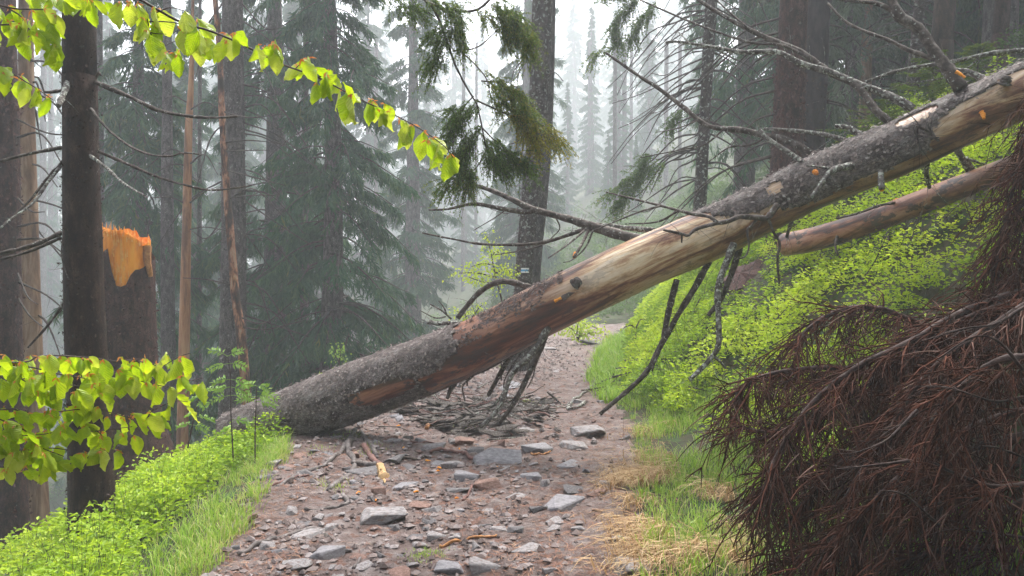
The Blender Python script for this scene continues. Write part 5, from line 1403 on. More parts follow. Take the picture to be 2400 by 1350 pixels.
keep = ((tl > .5) | (tr > 2.5) | (y > 22.5)) & ((fbm(x * .25, y * .25, 131) > -.15) | (np.arange(n) < 1100))
x, y = x[keep], y[keep]; n = len(x)
hgt = rng.uniform(.3, .8, n) * np.interp(y, [10, 60], [.8, 1.8]); Lf = np.interp(y, [10, 45, 72], [.06, .14, .24]); tint0 = .5 + .5 * fbm(x * .3, y * .3, 133)
shrub_leaves(gb_, gs_, x, y, hgt, 44, Lf, tint0, stems=False)
tag(gb_.build('undergrowth', M['undergrowth'], smooth=False), 'soft green undergrowth on the forest floor beyond the log', 'undergrowth', kind='stuff')


def grass(name, label, x, y, h, wd, tint, m, lean_dir=None, ls=.6, sag=.5):
    n = len(x)
    ti = rng.integers(0, n, max(1, n // 11)); tid = rng.integers(0, len(ti), n)      # blades gather in tufts
    ox = rng.normal(size=n) * .028; oy = rng.normal(size=n) * .028
    lone = rng.random(n) < .3
    x = np.where(lone, x, x[ti][tid] + ox); y = np.where(lone, y, y[ti][tid] + oy)
    h = h * np.where(lone, .75, rng.uniform(.55, 1.35, len(ti))[tid])
    tint = tint + np.where(lone, 0, (rng.normal(size=len(ti)) * .14)[tid])
    pos = np.stack([x, y, G(x, y) - .004], 1)
    a = np.where(lone, rng.uniform(0, 6.28, n), np.arctan2(oy, ox) + rng.normal(size=n) * .5) if lean_dir is None else lean_dir + rng.normal(size=n) * .7
    lean = np.stack([np.cos(a), np.sin(a), np.zeros(n)], 1) * (rng.uniform(.15, 1.0, n) * ls)[:, None]
    g = Geo(); blades(g, pos, lean, h, wd, np.clip(tint, 0, 1), sag)
    tag(g.build(name, m, smooth=False), label, 'grass', kind='stuff')


n = 9000   # left verge
y = 3.0 + 4.0 * rng.random(n); x = XL(y) + .10 + .16 * fbm(y * 2.3, y * .7, 148) - np.abs(rng.normal(size=n)) * np.interp(y, [3, 5, 7], [.32, .34, .16])
k = fbm(x * 2.5, y * 2.5, 141) > -.35
x, y = x[k], y[k]; n = len(x)
grass('verge_grass', 'fresh green grass along the path edge below the dark trunk', x, y, rng.uniform(.05, .21, n), rng.uniform(.003, .006, n), .48 + .25 * rng.normal(size=n) + .3 * fbm(x * 3, y * 3, 149) + .4 * sstep(.12, -.05, XL(y) - x), M['grass'])
n = 20000  # right verge
y = 3.0 + 6.0 * rng.random(n) ** 1.1; x = XR(y) + .05 + (VERGE(y) + .35) * rng.random(n) ** .8
k = fbm(x * 2.2, y * 2.2, 143) > -.25
x, y = x[k], y[k]; n = len(x)
grass('verge_grass', 'pale green grass on the verge between path and dead spruce', x, y, rng.uniform(.06, .24, n) * np.interp(y, [3, 6, 9], [1.1, .9, .9]), rng.uniform(.003, .006, n), .5 + .28 * rng.normal(size=n), M['grass'])
n = 9000   # grassy bank farther along
y = 9 + 9 * rng.random(n); x = XR(y) - .1 + np.interp(y, [9, 11, 18], [.55, .9, 1.0]) * rng.random(n)
grass('bank_grass', 'sunlit-looking bright grass along the far bend of the path', x, y, rng.uniform(.12, .32, n), rng.uniform(.007, .013, n), .42 + .2 * rng.normal(size=n), M['grass'])
n = 8500   # straw
y = np.where(rng.random(n) < .75, 3.9 + 1.9 * rng.random(n), 3.2 + 4.6 * rng.random(n)); x = XR(y) + .02 + rng.normal(size=n) * .10 + np.where(y < 5.2, rng.random(n) * .6, rng.random(n) * .2)
k = fbm(x * 1.8, y * 1.8, 147) > np.where(y < 5.2, -.12, .12)
x, y = x[k], y[k]; n = len(x)
grass('dry_straw', 'matted tan straw hanging over the path edge', x, y, rng.uniform(.14, .36, n), rng.uniform(.003, .006, n), rng.random(n), M['straw'], lean_dir=math.pi * 1.12, ls=1.0, sag=1.05)
# moss and grass tufts on the path
n = 1600
cxs = [(hit(px, py)) for px, py in ((1235, 940), (790, 1140), (1085, 1000), (760, 1050), (820, 1025), (1000, 1300), (870, 1060), (1180, 862))]
ci = rng.integers(len(cxs), size=n); x = np.array([c[0] for c in cxs])[ci] + rng.normal(size=n) * .07; y = np.array([c[1] for c in cxs])[ci] + rng.normal(size=n) * .07
grass('grass_tufts', 'tiny green grass tufts between the stones of the path', x, y, rng.uniform(.02, .06, n), rng.uniform(.002, .004, n), .6 + .2 * rng.normal(size=n), M['grass'])

# ------------------------------------------------------------------ dead dry spruce top in the corner
eD = thing('dead_spruce_top', 'mass of dry reddish-brown spruce branches with drooping leafless twigs', 'dead spruce', hit(2150, 1330))
DB = [
    ([(2460, 665), (2270, 725), (2135, 800), (2000, 865), (1890, 960), (1815, 1080), (1780, 1180)], 3.6, 3.3, 11, 3),
    ([(2170, 765), (2060, 722), (1970, 727), (1900, 765), (1855, 815)], 4.1, 3.9, 7, 3),
    ([(2060, 872), (1950, 862), (1850, 868), (1760, 892), (1715, 945)], 3.9, 3.7, 7, 3),
    ([(2440, 770), (2250, 800), (2100, 862), (1950, 950), (1820, 1010), (1725, 1000)], 3.5, 3.6, 10, 3),
    ([(2440, 890), (2200, 930), (2050, 1020), (1920, 1130), (1840, 1235)], 3.3, 3.4, 10, 3),
    ([(2440, 1010), (2250, 1060), (2100, 1130), (1980, 1230), (1900, 1330)], 3.2, 3.2, 10, 3),
    ([(2440, 1170), (2390, 1180), (2350, 1195), (2270, 1168), (2200, 1180), (2140, 1210)], 2.9, 3.0, 11, 4),
    ([(2440, 690), (2300, 780), (2190, 860), (2100, 980), (2020, 1100), (1960, 1200)], 3.3, 3.2, 9, 3),
    ([(2440, 1090), (2200, 1100), (2000, 1110), (1850, 1120)], 3.4, 3.5, 7, 3),
    ([(2490, 150), (2430, 230), (2385, 400), (2350, 550), (2330, 650)], 3.9, 3.7, 7, 3),
    ([(2480, 230), (2430, 400), (2395, 600), (2370, 700)], 3.7, 3.6, 7, 3),
    ([(2440, 1290), (2250, 1285), (2100, 1315), (1990, 1350)], 3.0, 3.1, 9, 3),
    ([(2460, 620), (2320, 695), (2220, 740), (2120, 795), (2030, 850)], 3.8, 3.8, 8, 3),
    ([(2440, 830), (2330, 850), (2240, 920), (2180, 990)], 2.9, 2.95, 10, 4),
    ([(2440, 1130), (2330, 1140), (2240, 1110), (2190, 1085)], 2.9, 2.9, 7, 3),
    ([(2480, 520), (2420, 610), (2350, 680), (2290, 750)], 4.0, 3.9, 6, 3),
    ([(2440, 950), (2300, 990), (2180, 1060), (2060, 1160), (1960, 1290)], 3.1, 3.1, 8, 3),
    ([(2460, 690), (2350, 715), (2240, 755), (2150, 805), (2080, 870)], 3.5, 3.5, 8, 3), ([(2440, 740), (2300, 745), (2190, 790), (2080, 880), (2000, 980)], 3.7, 3.6, 8, 3),
    ([(2440, 860), (2320, 900), (2160, 960), (2020, 1050), (1880, 1090), (1780, 1150)], 3.6, 3.6, 8, 3), ([(2440, 1220), (2250, 1220), (2050, 1240), (1930, 1270), (1850, 1320)], 3.4, 3.3, 7, 3),
]
gtw = Geo()
r = rng
for pts, d0, d1, r0, r1 in DB:
    q = trace(pts, d0, d1, n=30)
    g = Geo(); add_tube(g, q, np.linspace(r0, r1, 30) / 1800 * (d0 + d1) / 2 * (1 + .1 * r.normal(size=30)), 7, True, .1, int(r.integers(99)))
    g.build('branch', M['dead_limb'], eD)
    # secondary branchlets fan out and hang
    nlen = np.linalg.norm(np.diff(q, axis=0), axis=1).sum()
    n1 = int(110 * nlen)
    t = r.uniform(.05, 1, n1); fi = t * 28.99; i0 = fi.astype(int); p0 = q[i0]
    tan = nrm(q[i0 + 1] - q[i0])
    dr = nrm(tan * r.uniform(.4, 1.1, (n1, 1)) + r.normal(size=(n1, 3)) * [.6, .6, .38] + [0, 0, -.28])
    L = r.uniform(.10, .36, n1); k = 7; u = np.linspace(0, 1, k)
    B = p0[:, None] + dr[:, None] * (L[:, None] * u)[..., None] + np.array([0, 0, -1.0]) * ((L * r.uniform(.05, .6, n1))[:, None] * u * u)[..., None]
    B += np.cumsum(r.normal(size=B.shape), 1) * .005
    tubes(gtw, B, (.0034 * (1 - .55 * u))[None] * r.uniform(.5, 1.7, (n1, 1)), 4, np.clip(.45 + .25 * r.normal(size=n1), 0, 1))
    # hanging fine twigs on the branchlets
    n2 = n1 * 7
    bi = r.integers(n1, size=n2); s = r.uniform(.15, 1, n2); fi = s * (k - 1.01); i0 = fi.astype(int); f = (fi - i0)[:, None]
    p1 = B[bi, i0] * (1 - f) + B[bi, i0 + 1] * f; tn = nrm(B[bi, i0 + 1] - B[bi, i0])
    sd2 = nrm(np.cross(tn, [0.25, -1.0, .2])) * r.choice([-1, 1], n2)[:, None]; d2 = nrm(tn * .8 + sd2 * r.uniform(.3, .9, (n2, 1)) + r.normal(size=(n2, 3)) * .3 + [0, 0, -.22]); L2 = r.uniform(.03, .15, n2); k2 = 4; u2 = np.linspace(0, 1, k2)
    B2 = p1[:, None] + d2[:, None] * (L2[:, None] * u2)[..., None] + np.array([0, 0, -1.0]) * ((L2 * .2)[:, None] * u2 * u2)[..., None]
    tubes(gtw, B2, (.0026 * (1 - .5 * u2))[None] * r.uniform(.5, 1.5, (n2, 1)), 3, np.clip(.45 + .3 * r.normal(size=n2), 0, 1))
o = gtw.build('twigs', M['dead_red'], eD); o['kind'] = 'stuff'
# pale grey tips that stand out
for pts in ([(2400, 870), (2340, 800), (2280, 790), (2200, 840)], [(2400, 720), (2330, 760), (2260, 770), (2160, 800)], [(2420, 1080), (2340, 1050), (2300, 1045), (2300, 1035)], [(2400, 1260), (2330, 1250), (2240, 1240)],
            [(2400, 930), (2330, 940), (2230, 910), (2170, 905)], [(2150, 960), (2080, 1030), (2010, 1060)], [(2200, 1230), (2120, 1160), (2060, 1150)], [(2130, 1080), (2050, 1090), (1960, 1100)]):
    add_branch(eD, pts, 2.85, 2.8, 4, 1.5, M['dead_limb'], twigs=8, tl=.15)

# ------------------------------------------------------------------ live spruce bough hanging over the path
eS_ = thing('spruce_bough', 'live dark green spruce bough hanging from above in front of the fog', 'spruce branch', P(1000, -10, 5.2))
g = Geo()
SB = [([(930, -40), (1010, 12), (1045, 90), (1070, 160), (1100, 215), (1116, 238), (1130, 300), (1140, 352)], 4, 1.5), ([(1000, 5), (1060, 25), (1120, 22), (1165, -20)], 3.5, 3),
      ([(1085, 125), (1112, 150), (1140, 185), (1150, 230)], 2, 1), ([(1060, 120), (1120, 110), (1180, 60), (1230, 40)], 2, 1), ([(1115, 235), (1160, 255), (1200, 272), (1260, 285), (1300, 320)], 2.4, 1),
      ([(1110, 225), (1085, 255), (1070, 300), (1060, 350)], 1.8, 1), ([(1130, 300), (1160, 330), (1200, 360), (1238, 385)], 2, 1), ([(1045, 90), (1030, 130), (1010, 165)], 1.5, 1), ([(1140, 350), (1110, 400), (1050, 430)], 1.4, 1),
      ([(1128, 190), (1170, 195), (1210, 225), (1240, 255)], 2, 1), ([(1020, 40), (985, 20), (930, 15)], 1.6, .9)]
for pts, a, b in SB:
    q = trace(pts, 5.2, 5.1, n=14); add_tube(g, q, np.linspace(a, b, 14) / 1800 * 5.2, 5)
g.build('bough_stem', M['twig_dark'], eS_)
gn, gt_ = Geo(), Geo()
FO = [([(900, -10), (935, 5), (990, 25)], 9, .4), ([(1050, 25), (1075, 60), (1085, 105)], 12, .5), ([(1060, 60), (1040, 80), (1010, 95)], 10, .4), ([(1120, 25), (1160, 40), (1225, 60), (1245, 120)], 22, .62),
      ([(1150, 10), (1190, 30), (1215, 60)], 14, .5), ([(1040, 90), (1025, 125), (1005, 165)], 9, .4), ([(1140, 185), (1170, 195), (1215, 225), (1245, 262)], 20, .62), ([(1150, 230), (1190, 250), (1240, 270)], 14, .6),
      ([(1200, 272), (1240, 285), (1280, 305), (1312, 335)], 15, .85), ([(1215, 280), (1240, 310), (1255, 345)], 10, .95), ([(1115, 245), (1090, 260), (1060, 258)], 10, .35), ([(1080, 262), (1065, 300), (1050, 320)], 12, .35),
      ([(1130, 300), (1100, 330), (1085, 375)], 14, .3), ([(1135, 320), (1165, 345), (1200, 365), (1240, 390)], 20, .4), ([(1140, 350), (1150, 370), (1180, 385)], 14, .35), ([(1100, 340), (1070, 370), (1080, 390)], 10, .35),
      ([(1110, 400), (1075, 420), (1035, 432)], 9, .5), ([(1095, 395), (1100, 425), (1090, 440)], 7, .5), ([(1170, 60), (1200, 85), (1230, 90)], 12, .6), ([(1010, 0), (1040, 10), (1080, 5)], 8, .5)]


def needle_twigs(gn, gt_, pts, n, tint, d, spread=.09, ln=(.06, .16), nd=34, nl=.016, nw=.26):
    q = trace(pts, d, d - .05, n=12)
    i = rng.integers(0, 11, n); f = rng.random((n, 1)); p = q[i] * (1 - f) + q[i + 1] * f; tan = nrm(q[i + 1] - q[i])
    p = p + rng.normal(size=(n, 3)) * [.02, .06, .02]
    dr = nrm(tan * .9 + rng.normal(size=(n, 3)) * .55 + [0, 0, -.45]); L = rng.uniform(*ln, n); k = 5; u = np.linspace(0, 1, k)
    B = p[:, None] + dr[:, None] * (L[:, None] * u)[..., None] + np.array([0, 0, -1.0]) * ((L * .3)[:, None] * u * u)[..., None]
    B = np.concatenate([B, spline(q, k)[None]]); n += 1
    tubes(gt_, B, np.broadcast_to(.0016 * (1 - .4 * u), (n, k)), 3, .3)
    bi = np.repeat(np.arange(n), nd); m = len(bi); s = rng.random(m) * (k - 1.01); i0 = s.astype(int); f = (s - i0)[:, None]
    p2 = B[bi, i0] * (1 - f) + B[bi, i0 + 1] * f; tn = nrm(B[bi, i0 + 1] - B[bi, i0])
    d2 = nrm(tn * .8 + nrm(rng.normal(size=(m, 3))) * .8)
    leaves(gn, p2, d2, nrm(rng.normal(size=(m, 3))), rng.uniform(.7, 1.2, m) * nl, np.full(m, nl * nw), np.clip(tint + .15 * rng.normal(size=m), 0, 1), 0)


for pts, n, t in FO:
    needle_twigs(gn, gt_, pts, n * 6, t + .12, 5.15, ln=(.06, .18), nd=46, nl=.02)
o = gn.build('needles', M['needle_near'], eS_, smooth=False); o['kind'] = 'stuff'
o = gt_.build('fine_twigs', M['twig_thin'], eS_); o['kind'] = 'stuff'
# green twigs left on the slim bare trunk
gn, gt_ = Geo(), Geo()
for pts, n, t in (([(1500, -10), (1470, 20), (1440, 60), (1450, 100)], 26, .45), ([(1540, 0), (1500, 50), (1480, 90)], 20, .45), ([(1560, 380), (1500, 400), (1460, 430), (1420, 460)], 22, .5), ([(1530, 360), (1510, 375), (1500, 400)], 12, .35),
                  ([(1500, 430), (1470, 450), (1440, 490)], 14, .5), ([(1600, 250), (1580, 280), (1570, 300)], 10, .3), ([(1440, 110), (1405, 120), (1390, 130)], 6, .6), ([(1410, 5), (1430, -10), (1470, -20)], 14, .5)):
    needle_twigs(gn, gt_, pts, n * 5, t, 12.5, ln=(.14, .38), nd=26, nl=.04, nw=.42)
o = gn.build('needles', M['needle_near'], eO, smooth=False); o['kind'] = 'stuff'
o = gt_.build('fine_twigs', M['twig_thin'], eO); o['kind'] = 'stuff'

# ------------------------------------------------------------------ small spruce saplings by the log
def spruce_sapling(px, py, d, h, label):
    b = P(px, py, d); gz = float(G(b[0], b[1], False))
    e = thing('spruce_sapling', label, 'spruce sapling', (b[0], b[1], gz))
    g = Geo(); top = b[2] + h; add_tube(g, np.array([(b[0], b[1], gz), (b[0], b[1], (gz + top) / 2), (b[0] + .02, b[1], top)]), [.018, .012, .004], 6)
    g.build('stem', M['twig_dark'], e)
    gn = Geo()
    for i in range(60):
        z = b[2] - .15 + (h + .15) * rng.random(); a = rng.uniform(0, 6.28); L = .5 * (1 - .7 * (z - b[2]) / h) * rng.uniform(.5, 1)
        p0 = np.array([b[0], b[1], z]); dv = np.array([np.cos(a), np.sin(a), .1])
        m = 60; s = rng.random(m); p = p0 + dv * (s * L)[:, None]; sd_ = np.array([-np.sin(a), np.cos(a), 0])
        dd = nrm(dv * .8 + sd_ * rng.choice([-1, 1], m)[:, None] * .7 + rng.normal(size=(m, 3)) * .2)
        leaves(gn, p, dd, np.tile([0, 0, 1.0], (m, 1)), np.full(m, .06) * (1.1 - .6 * s), np.full(m, .014), np.clip(.68 + .12 * rng.normal(size=m), 0, 1), 0)
    o = gn.build('needles', M['needle_near'], e, smooth=False); o['kind'] = 'stuff'


spruce_sapling(2185, 205, 8.2, .35, 'fresh green spruce sapling growing just behind the fallen log')
spruce_sapling(2290, 170, 8.4, .3, 'second little spruce sapling farther up behind the log')
spruce_sapling(2075, 275, 8.6, .2, 'low spruce sapling peeping over the log near the lichened branches')


# ------------------------------------------------------------------ broadleaf saplings
def small_tree(name, label, cat, px, pyb, d, stems, nleaf, L, m, spread, layers=None):
    b = P(px, pyb, d); gz = float(G(b[0], b[1], False))
    e = thing(name, label, cat, (b[0], b[1], gz))
    g = Geo(); gl = Geo()
    for pts in stems:
        q = trace(pts, d, d - .1, n=12); add_tube(g, q, np.linspace(2.2, .8, 12) / 1800 * d, 5)
        i = rng.integers(2, 12, nleaf); p = q[i] + rng.normal(size=(nleaf, 3)) * [spread, spread, spread * .5]
        dd = nrm((p - q[i]) * 3 + rng.normal(size=(nleaf, 3)) * .4 + [0, 0, -.35])
        leaves(gl, p, dd, nrm(rng.normal(size=(nleaf, 3)) * .5 + [0, -.4, .8]), np.full(nleaf, L) * rng.uniform(.7, 1.2, nleaf), np.full(nleaf, L * .6), np.clip(.6 + .2 * rng.normal(size=nleaf), 0, 1), .15)
    add_tube(g, np.array([(b[0], b[1], gz), (b + [b[0], b[1], gz]) / 2 if False else np.array([b[0], b[1], (b[2] + gz) / 2 + .01]), np.array([b[0], b[1], max(b[2], gz + .03)])]), [.014, .012, .01], 6)
    g.build('stem', M['beech_stem'], e)
    o = gl.build('leaves', m, e, smooth=False); o['kind'] = 'stuff'
    return e


small_tree('beech_sapling', 'yellow-green beech sapling beside the blazed trunk', 'sapling', 1175, 700, 11.0,
           [[(1175, 700), (1160, 640), (1150, 590), (1140, 552)], [(1160, 650), (1120, 640), (1075, 640)], [(1160, 640), (1185, 630), (1198, 640)], [(1150, 600), (1165, 590), (1180, 600)], [(1165, 665), (1130, 660), (1100, 650)], [(1155, 620), (1130, 618), (1105, 625)]],
           110, .05, M['beech'], .09)
small_tree('beech_sapling', 'low yellow-green beech shoots behind the log by the grey stub', 'sapling', 1095, 760, 10.5, [[(1095, 760), (1090, 735), (1070, 730)], [(1100, 755), (1120, 725), (1130, 715)]], 60, .045, M['beech'], .07)
small_tree('beech_sapling', 'bright beech bush at the bend of the path seen below the log', 'sapling', 1355, 795, 17.0, [[(1355, 795), (1340, 770), (1310, 765)], [(1355, 795), (1370, 760), (1400, 770)], [(1355, 790), (1385, 780), (1408, 782)], [(1352, 785), (1355, 760), (1365, 745)]], 120, .08, M['beech'], .16)
small_tree('beech_sapling', 'young beech leaves at the grassy edge beyond the log', 'sapling', 1490, 770, 11.5, [[(1490, 770), (1478, 762), (1462, 768)], [(1490, 770), (1500, 750), (1515, 748)]], 26, .06, M['beech'], .06)
small_tree('leafy_shoot', 'single green leafy shoot beyond the log against the dark spruce', 'sapling', 795, 850, 13.0, [[(795, 855), (797, 830), (800, 805)], [(795, 850), (785, 830), (790, 815)]], 40, .06, M['rowan'], .06)
small_tree('leafy_shoot', 'yellow leaf tuft peeping over the log', 'sapling', 765, 880, 8.0, [[(765, 885), (768, 875), (775, 868)], [(765, 885), (755, 880), (750, 878)]], 14, .05, M['beech'], .03)


def rowan(label, stempts, d, fronds, L=.16):
    q = trace(stempts, d, d, n=16)
    e = thing('rowan_sapling', label, 'sapling', q[0])
    g = Geo(); add_tube(g, q, np.linspace(1.9, .9, 16) / 1800 * d, 6); g.build('stem', M['beech_stem'], e)
    for (px, py, sx, up) in fronds:
        p0 = q[int(np.argmin(np.abs(q[:, 2] - P(px, py, d)[2])))]
        dv = nrm(np.array([sx, rng.normal() * .5, up])); side = nrm(np.cross(dv, [0, -.75, .65]))
        g = Geo(); Lx = L * rng.uniform(.8, 1.2)
        for j in range(6):
            f = .3 + .7 * j / 5
            for s_ in (-1, 1):
                p = p0 + dv * Lx * f + np.array([0, 0, -.35 * f * f * Lx])
                dd = nrm(side * s_ + dv * .65 + [0, 0, -.35] + rng.normal(size=3) * .18)
                leaves(g, p[None], dd[None], nrm(np.array([[0, -.6, .7]]) + rng.normal(size=(1, 3)) * .35), [.055 * (1.15 - .3 * f) * rng.uniform(.75, 1.1)], [.022], np.array([.5]), .15)
        leaves(g, (p0 + dv * Lx - [0, 0, .35 * Lx])[None], dv[None], np.array([[0, 0, 1.0]]), [.05], [.02], np.array([.5]), .15)
        add_tube(g, np.array([p0, p0 + dv * Lx * .5 - [0, 0, .09 * Lx], p0 + dv * Lx - [0, 0, .35 * Lx]]), [.0022, .0018, .001], 4)
        g.build('frond', M['rowan'], e, smooth=False)


rowan('tallest rowan sapling with feathery green leaves, standing before the log end', [(548, 1115), (545, 1040), (541, 960), (540, 880), (534, 835)], 6.4,
      [(534, 838, -.6, .5), (534, 838, .6, .5), (536, 850, -.9, .1), (536, 850, .9, .2), (540, 880, -.8, .1), (540, 880, .9, .1), (541, 905, -1, .1), (541, 905, 1, .05), (541, 935, 1, .1), (541, 935, -.9, .1), (543, 985, 1, .1), (543, 1000, -1, .15)])
rowan('slimmer rowan sapling with leaf fans, overlapping the lower log', [(598, 1090), (598, 1010), (600, 950), (602, 905)], 6.3,
      [(602, 905, -.8, .3), (602, 905, .9, .3), (602, 915, 1, .0), (600, 925, -1, .1), (600, 940, .9, .1), (600, 930, 1, .4)])
rowan('low rowan shoots among bilberry beside the stump', [(440, 1050), (450, 1000), (462, 950), (470, 915)], 6.9,
      [(470, 915, -.8, .3), (470, 915, .8, .3), (465, 935, -1, .1), (465, 940, 1, .1), (458, 965, -1, .1), (455, 975, 1, .1), (450, 1000, -1, .2), (450, 1000, 1, .1)])

# ------------------------------------------------------------------ beech branches close to the lens
def beech_leaf(seed, L=1.0):
    r = np.random.default_rng(seed); n = 9
    u = np.linspace(0, 1, n); wv = .36 * np.sin(np.pi * u ** .85) ** .85; wv[0] = .0; wv[-1] = 0.0
    bend = r.uniform(.05, .35); cup = r.uniform(.2, .95); tw = r.normal() * .2
    mid = np.stack([np.zeros(n), u, -bend * u * u], 1)
    VV = [mid]
    for s_ in (-1, 1):
        e_ = mid.copy(); ser = np.where(np.arange(n) % 2, 1.06, .96)
        e_[:, 0] = s_ * wv * ser * (1 - .15 * cup); e_[:, 2] += -cup * wv * .8 + .035 * (np.arange(n) % 2) + tw * s_ * wv + .03 * r.normal(size=n)
        h_ = (mid + e_) / 2; h_[:, 2] += .03 * ((np.arange(n) + 1) % 2) + .02
        VV += [h_, e_]
    V = np.concatenate(VV); F = []
    for a, b in ((0, 1), (1, 2)):
        for i in range(n - 1): F.append((a * n + i, b * n + i, b * n + i + 1, a * n + i + 1))
    for a, b in ((0, 3), (3, 4)):
        for i in range(n - 1): F.append((b * n + i, a * n + i, a * n + i + 1, b * n + i + 1))
    return V, np.array(F)


LEAF = []
for i in range(8):
    g = Geo(); g.add(*beech_leaf(500 + i)); o = g.build('leaf', M['beech_pale' if i in (3, 6) else 'beech_deep' if i in (1, 4, 7) else 'beech']); LEAF.append(o.data); bpy.data.objects.remove(o)


def beech(label, stems, attach, d0, d1, Lpx=(50, 76), per=(1, 3), group=None):
    e = thing('beech_branch', label, 'beech branch', P(*stems[0][0][0], d0))
    xs = [p[0] for s in stems for p in s[0]]; xa, xb = min(xs), max(xs)
    dep = lambda x: np.interp(x, [xa, xb], [d0, d1])
    g = Geo()
    for pts, a, b in stems:
        q = spline(np.array([P(p[0], p[1], dep(p[0])) for p in pts]), 4 * len(pts))
        add_tube(g, q, np.linspace(a, b, len(q)) / 1800 * d0, 6, True, .1, 3)
    g.build('stem', M['beech_stem'], e)
    gb2 = Geo()
    base = np.array(e.location)
    for (x, y) in attach:
        for _ in range(int(rng.integers(per[0], per[1] + 1))):
            d = dep(x) + rng.normal() * .05
            p = P(x + rng.normal() * 5, y + rng.normal() * 4, d); L = rng.uniform(*Lpx) / 1800 * d
            sx = rng.normal() * .5
            yv_ = Vector((sx, rng.normal() * .35 - .1, -1)).normalized()                     # leaf axis hangs down
            fn = Vector((rng.normal() * 1.15, -1 + rng.normal() * .35, .45 + rng.normal() * .5))    # face normal
            xv_ = yv_.cross(fn).normalized(); zv_ = xv_.cross(yv_)
            mw = Matrix((xv_, yv_, zv_)).transposed().to_4x4()
            o = bpy.data.objects.new('leaf', LEAF[int(rng.integers(8))]); C.objects.link(o); o.parent = e
            o.matrix_basis = Matrix.Translation(Vector(p) - Vector(base)) @ mw @ Matrix.Diagonal((L * rng.uniform(.68, 1.1), L, L * rng.uniform(.8, 2.0), 1))
            if rng.random() < .75:   # bud scales where the leaf leaves the twig
                for _k in range(3):
                    dv = nrm(np.array([rng.normal() * .5, rng.normal() * .3 - .3, -.6 + rng.normal() * .5]))
                    leaves(gb2, p[None] + [[0, -.004, 0]], dv[None], np.array([[0, -1.0, .2]]), [L * rng.uniform(.15, .36)], [L * .07], np.array([.5]), .2)
    o = gb2.build('bud_scales', M['budscale'], e, smooth=False); o['kind'] = 'stuff'
    return e


def along(pts, step, jit=4):
    pts = np.asarray(pts, float); L = np.linalg.norm(np.diff(pts, axis=0), axis=1).sum(); n = max(2, int(L / step))
    q = spline(np.hstack([pts, np.zeros((len(pts), 1))]), n)
    return [(a + rng.normal() * jit, b + rng.normal() * jit) for a, b, _ in q]


T1 = [(250, -40), (330, 0), (420, 50), (500, 75), (580, 110), (660, 150), (745, 182), (850, 236), (930, 272), (1000, 312), (1045, 346), (1062, 370)]
beech('long beech twig with fresh yellow-green leaves reaching across the upper picture',
      [(T1, 3.6, 1.2), ([(320, 5), (345, 45), (352, 75), (390, 80)], 2, 1), ([(365, 30), (400, 18), (440, 28)], 1.8, 1), ([(350, 50), (400, 52), (440, 60)], 1.8, 1), ([(352, 75), (365, 105), (400, 122)], 1.6, 1), ([(690, 163), (705, 150), (718, 148)], 1.4, .8), ([(745, 182), (765, 172), (775, 160)], 1.6, .8), ([(420, 50), (440, 40), (460, 60)], 1.6, 1)],
      [(282, 8), (300, 4), (310, 20), (335, 25), (365, 25), (372, 18), (440, 30), (455, 45), (436, 62), (460, 70), (482, 82), (338, 74), (345, 80), (395, 120), (402, 128), (412, 122), (375, 90), (535, 78), (548, 80), (528, 92), (600, 108), (612, 112), (642, 100), (648, 108), (704, 150), (720, 130), (734, 152), (775, 163), (768, 172), (790, 175), (800, 190), (756, 190), (812, 212), (826, 218), (858, 236), (866, 240), (886, 246), (895, 258), (912, 262), (940, 280), (950, 284), (968, 296), (992, 306), (1002, 318), (1024, 336), (1030, 340), (1054, 358), (320, 12), (330, 40), (352, 60), (385, 100), (425, 60), (445, 75), (468, 88), (410, 130), (785, 185), (815, 225)],
      1.95, 2.5, Lpx=(40, 70), per=(1, 2))
U = [[(-30, 5), (35, 20), (90, 22), (135, 26)], [(-30, 60), (30, 58), (65, 66)], [(20, 20), (45, 35), (60, 50)], [(60, -30), (120, -5), (180, -5), (260, 0)], [(65, 66), (100, 90), (140, 100)]]
att = along(U[0], 17) + along(U[1], 17) + along(U[3], 18) + along(U[4], 15) + [(30, 35), (60, 45), (90, 50), (115, 45), (140, 60), (40, 75), (75, 85)]
beech('leafy beech spray in the upper corner beside the dark trunk', [(p, 2.4, 1.2) for p in U], att, 1.9, 2.0, Lpx=(38, 62), per=(1, 2))
U2 = [(-30, 150), (10, 162), (50, 185), (90, 210), (125, 235)]
beech('small drooping beech twig beneath the corner spray', [(U2, 2.0, 1.0)], along(U2, 14), 1.95, 2.05, Lpx=(30, 52), per=(1, 2))
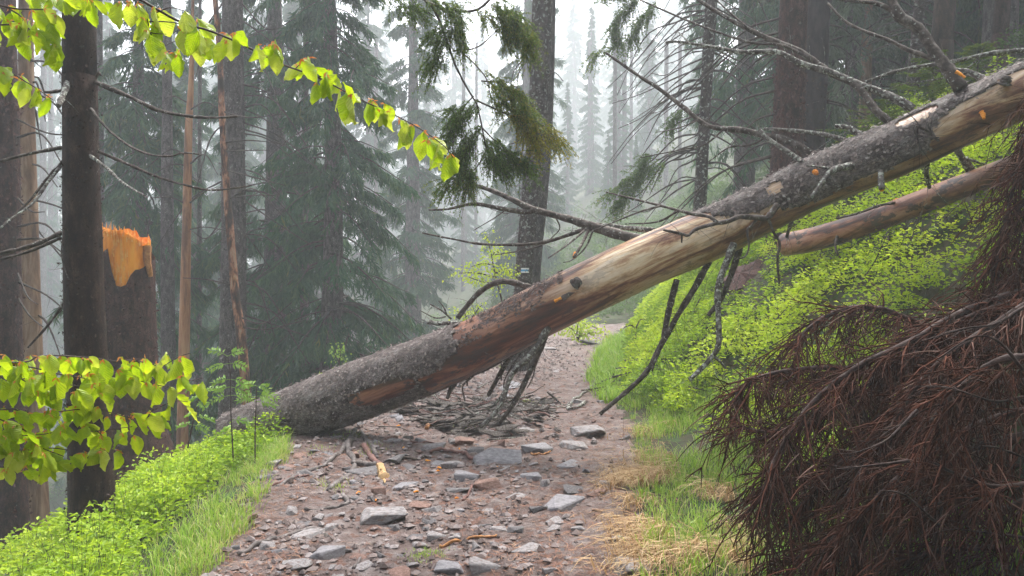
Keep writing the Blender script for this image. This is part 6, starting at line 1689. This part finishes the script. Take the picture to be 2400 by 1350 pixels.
LS = [[(-40, 838), (0, 842), (30, 850), (70, 846), (90, 835), (150, 834), (220, 840), (280, 846), (330, 840)], [(-40, 868), (25, 856), (80, 862), (130, 875), (190, 885), (240, 895), (275, 895)],
      [(20, 862), (45, 885), (80, 905), (110, 918), (128, 916)], [(300, 845), (345, 850), (378, 858), (420, 836), (445, 828)], [(-40, 900), (50, 888), (120, 890), (150, 900), (215, 908), (250, 913)],
      [(-40, 965), (0, 983), (60, 1010), (90, 1045), (150, 1070)], [(-30, 962), (30, 960), (90, 970), (160, 962), (190, 960), (250, 965), (300, 978), (335, 978), (365, 958), (410, 940), (440, 942)],
      [(195, 1003), (215, 1003), (240, 1022), (250, 1048)], [(-40, 1030), (40, 1022), (100, 1018), (140, 1010)], [(-40, 1052), (60, 1055), (120, 1050), (160, 1055)],
      [(220, 880), (260, 872), (300, 882), (345, 898), (400, 908)], [(420, 880), (440, 892), (475, 886)], [(200, 1010), (230, 1010), (262, 1006), (310, 1000)]]
att = []
for p in LS: att += along(p, 21, 6)
att += [(285, 1060), (15, 1095), (55, 1100), (110, 1075), (195, 1060), (180, 915), (205, 935), (150, 1000), (230, 960)]
beech('dense spray of bright young beech leaves across the dark trunk', [(p, 2.6 if i < 2 else 1.8, 1.0) for i, p in enumerate(LS)], att, 1.9, 2.25, Lpx=(32, 58), per=(1, 3))

# ------------------------------------------------------------------ fog
bm = bmesh.new()
bmesh.ops.create_cube(bm, size=1.0)
me = bpy.data.meshes.new('haze'); bm.to_mesh(me); bm.free()
hz = bpy.data.objects.new('haze', me); C.objects.link(hz)
zlo = float(Z.min()) - 1.0
ztop = 74.0
hz.location = (0, (gy[0] + gy[-1]) / 2, (zlo + ztop) / 2); hz.scale = (gx[-1] - gx[0] + 4, gy[-1] - gy[0] + 4, ztop - zlo)
hm = bpy.data.materials.new('haze_air'); hm.use_nodes = True
hn = hm.node_tree.nodes; hn.remove(hn["Principled BSDF"])
pv = hn.new("ShaderNodeVolumePrincipled")
pv.inputs["Color"].default_value = (0.90, 0.955, 1.0, 1)
pv.inputs["Density"].default_value = 0.0044
pv.inputs["Anisotropy"].default_value = 0.2
hm.node_tree.links.new(pv.outputs[0], hn["Material Output"].inputs["Volume"])
me.materials.append(hm)
tag(hz, kind='stuff')
for o in scene.objects:
    if o.type == 'MESH' and o.name != 'haze':
        pass
print("TRIS", sum(len(m.loop_triangles) if m.loop_triangles else sum(len(p.vertices) - 2 for p in m.polygons) for m in bpy.data.meshes), "OBJ", len(scene.objects), "ZMIN", zlo)
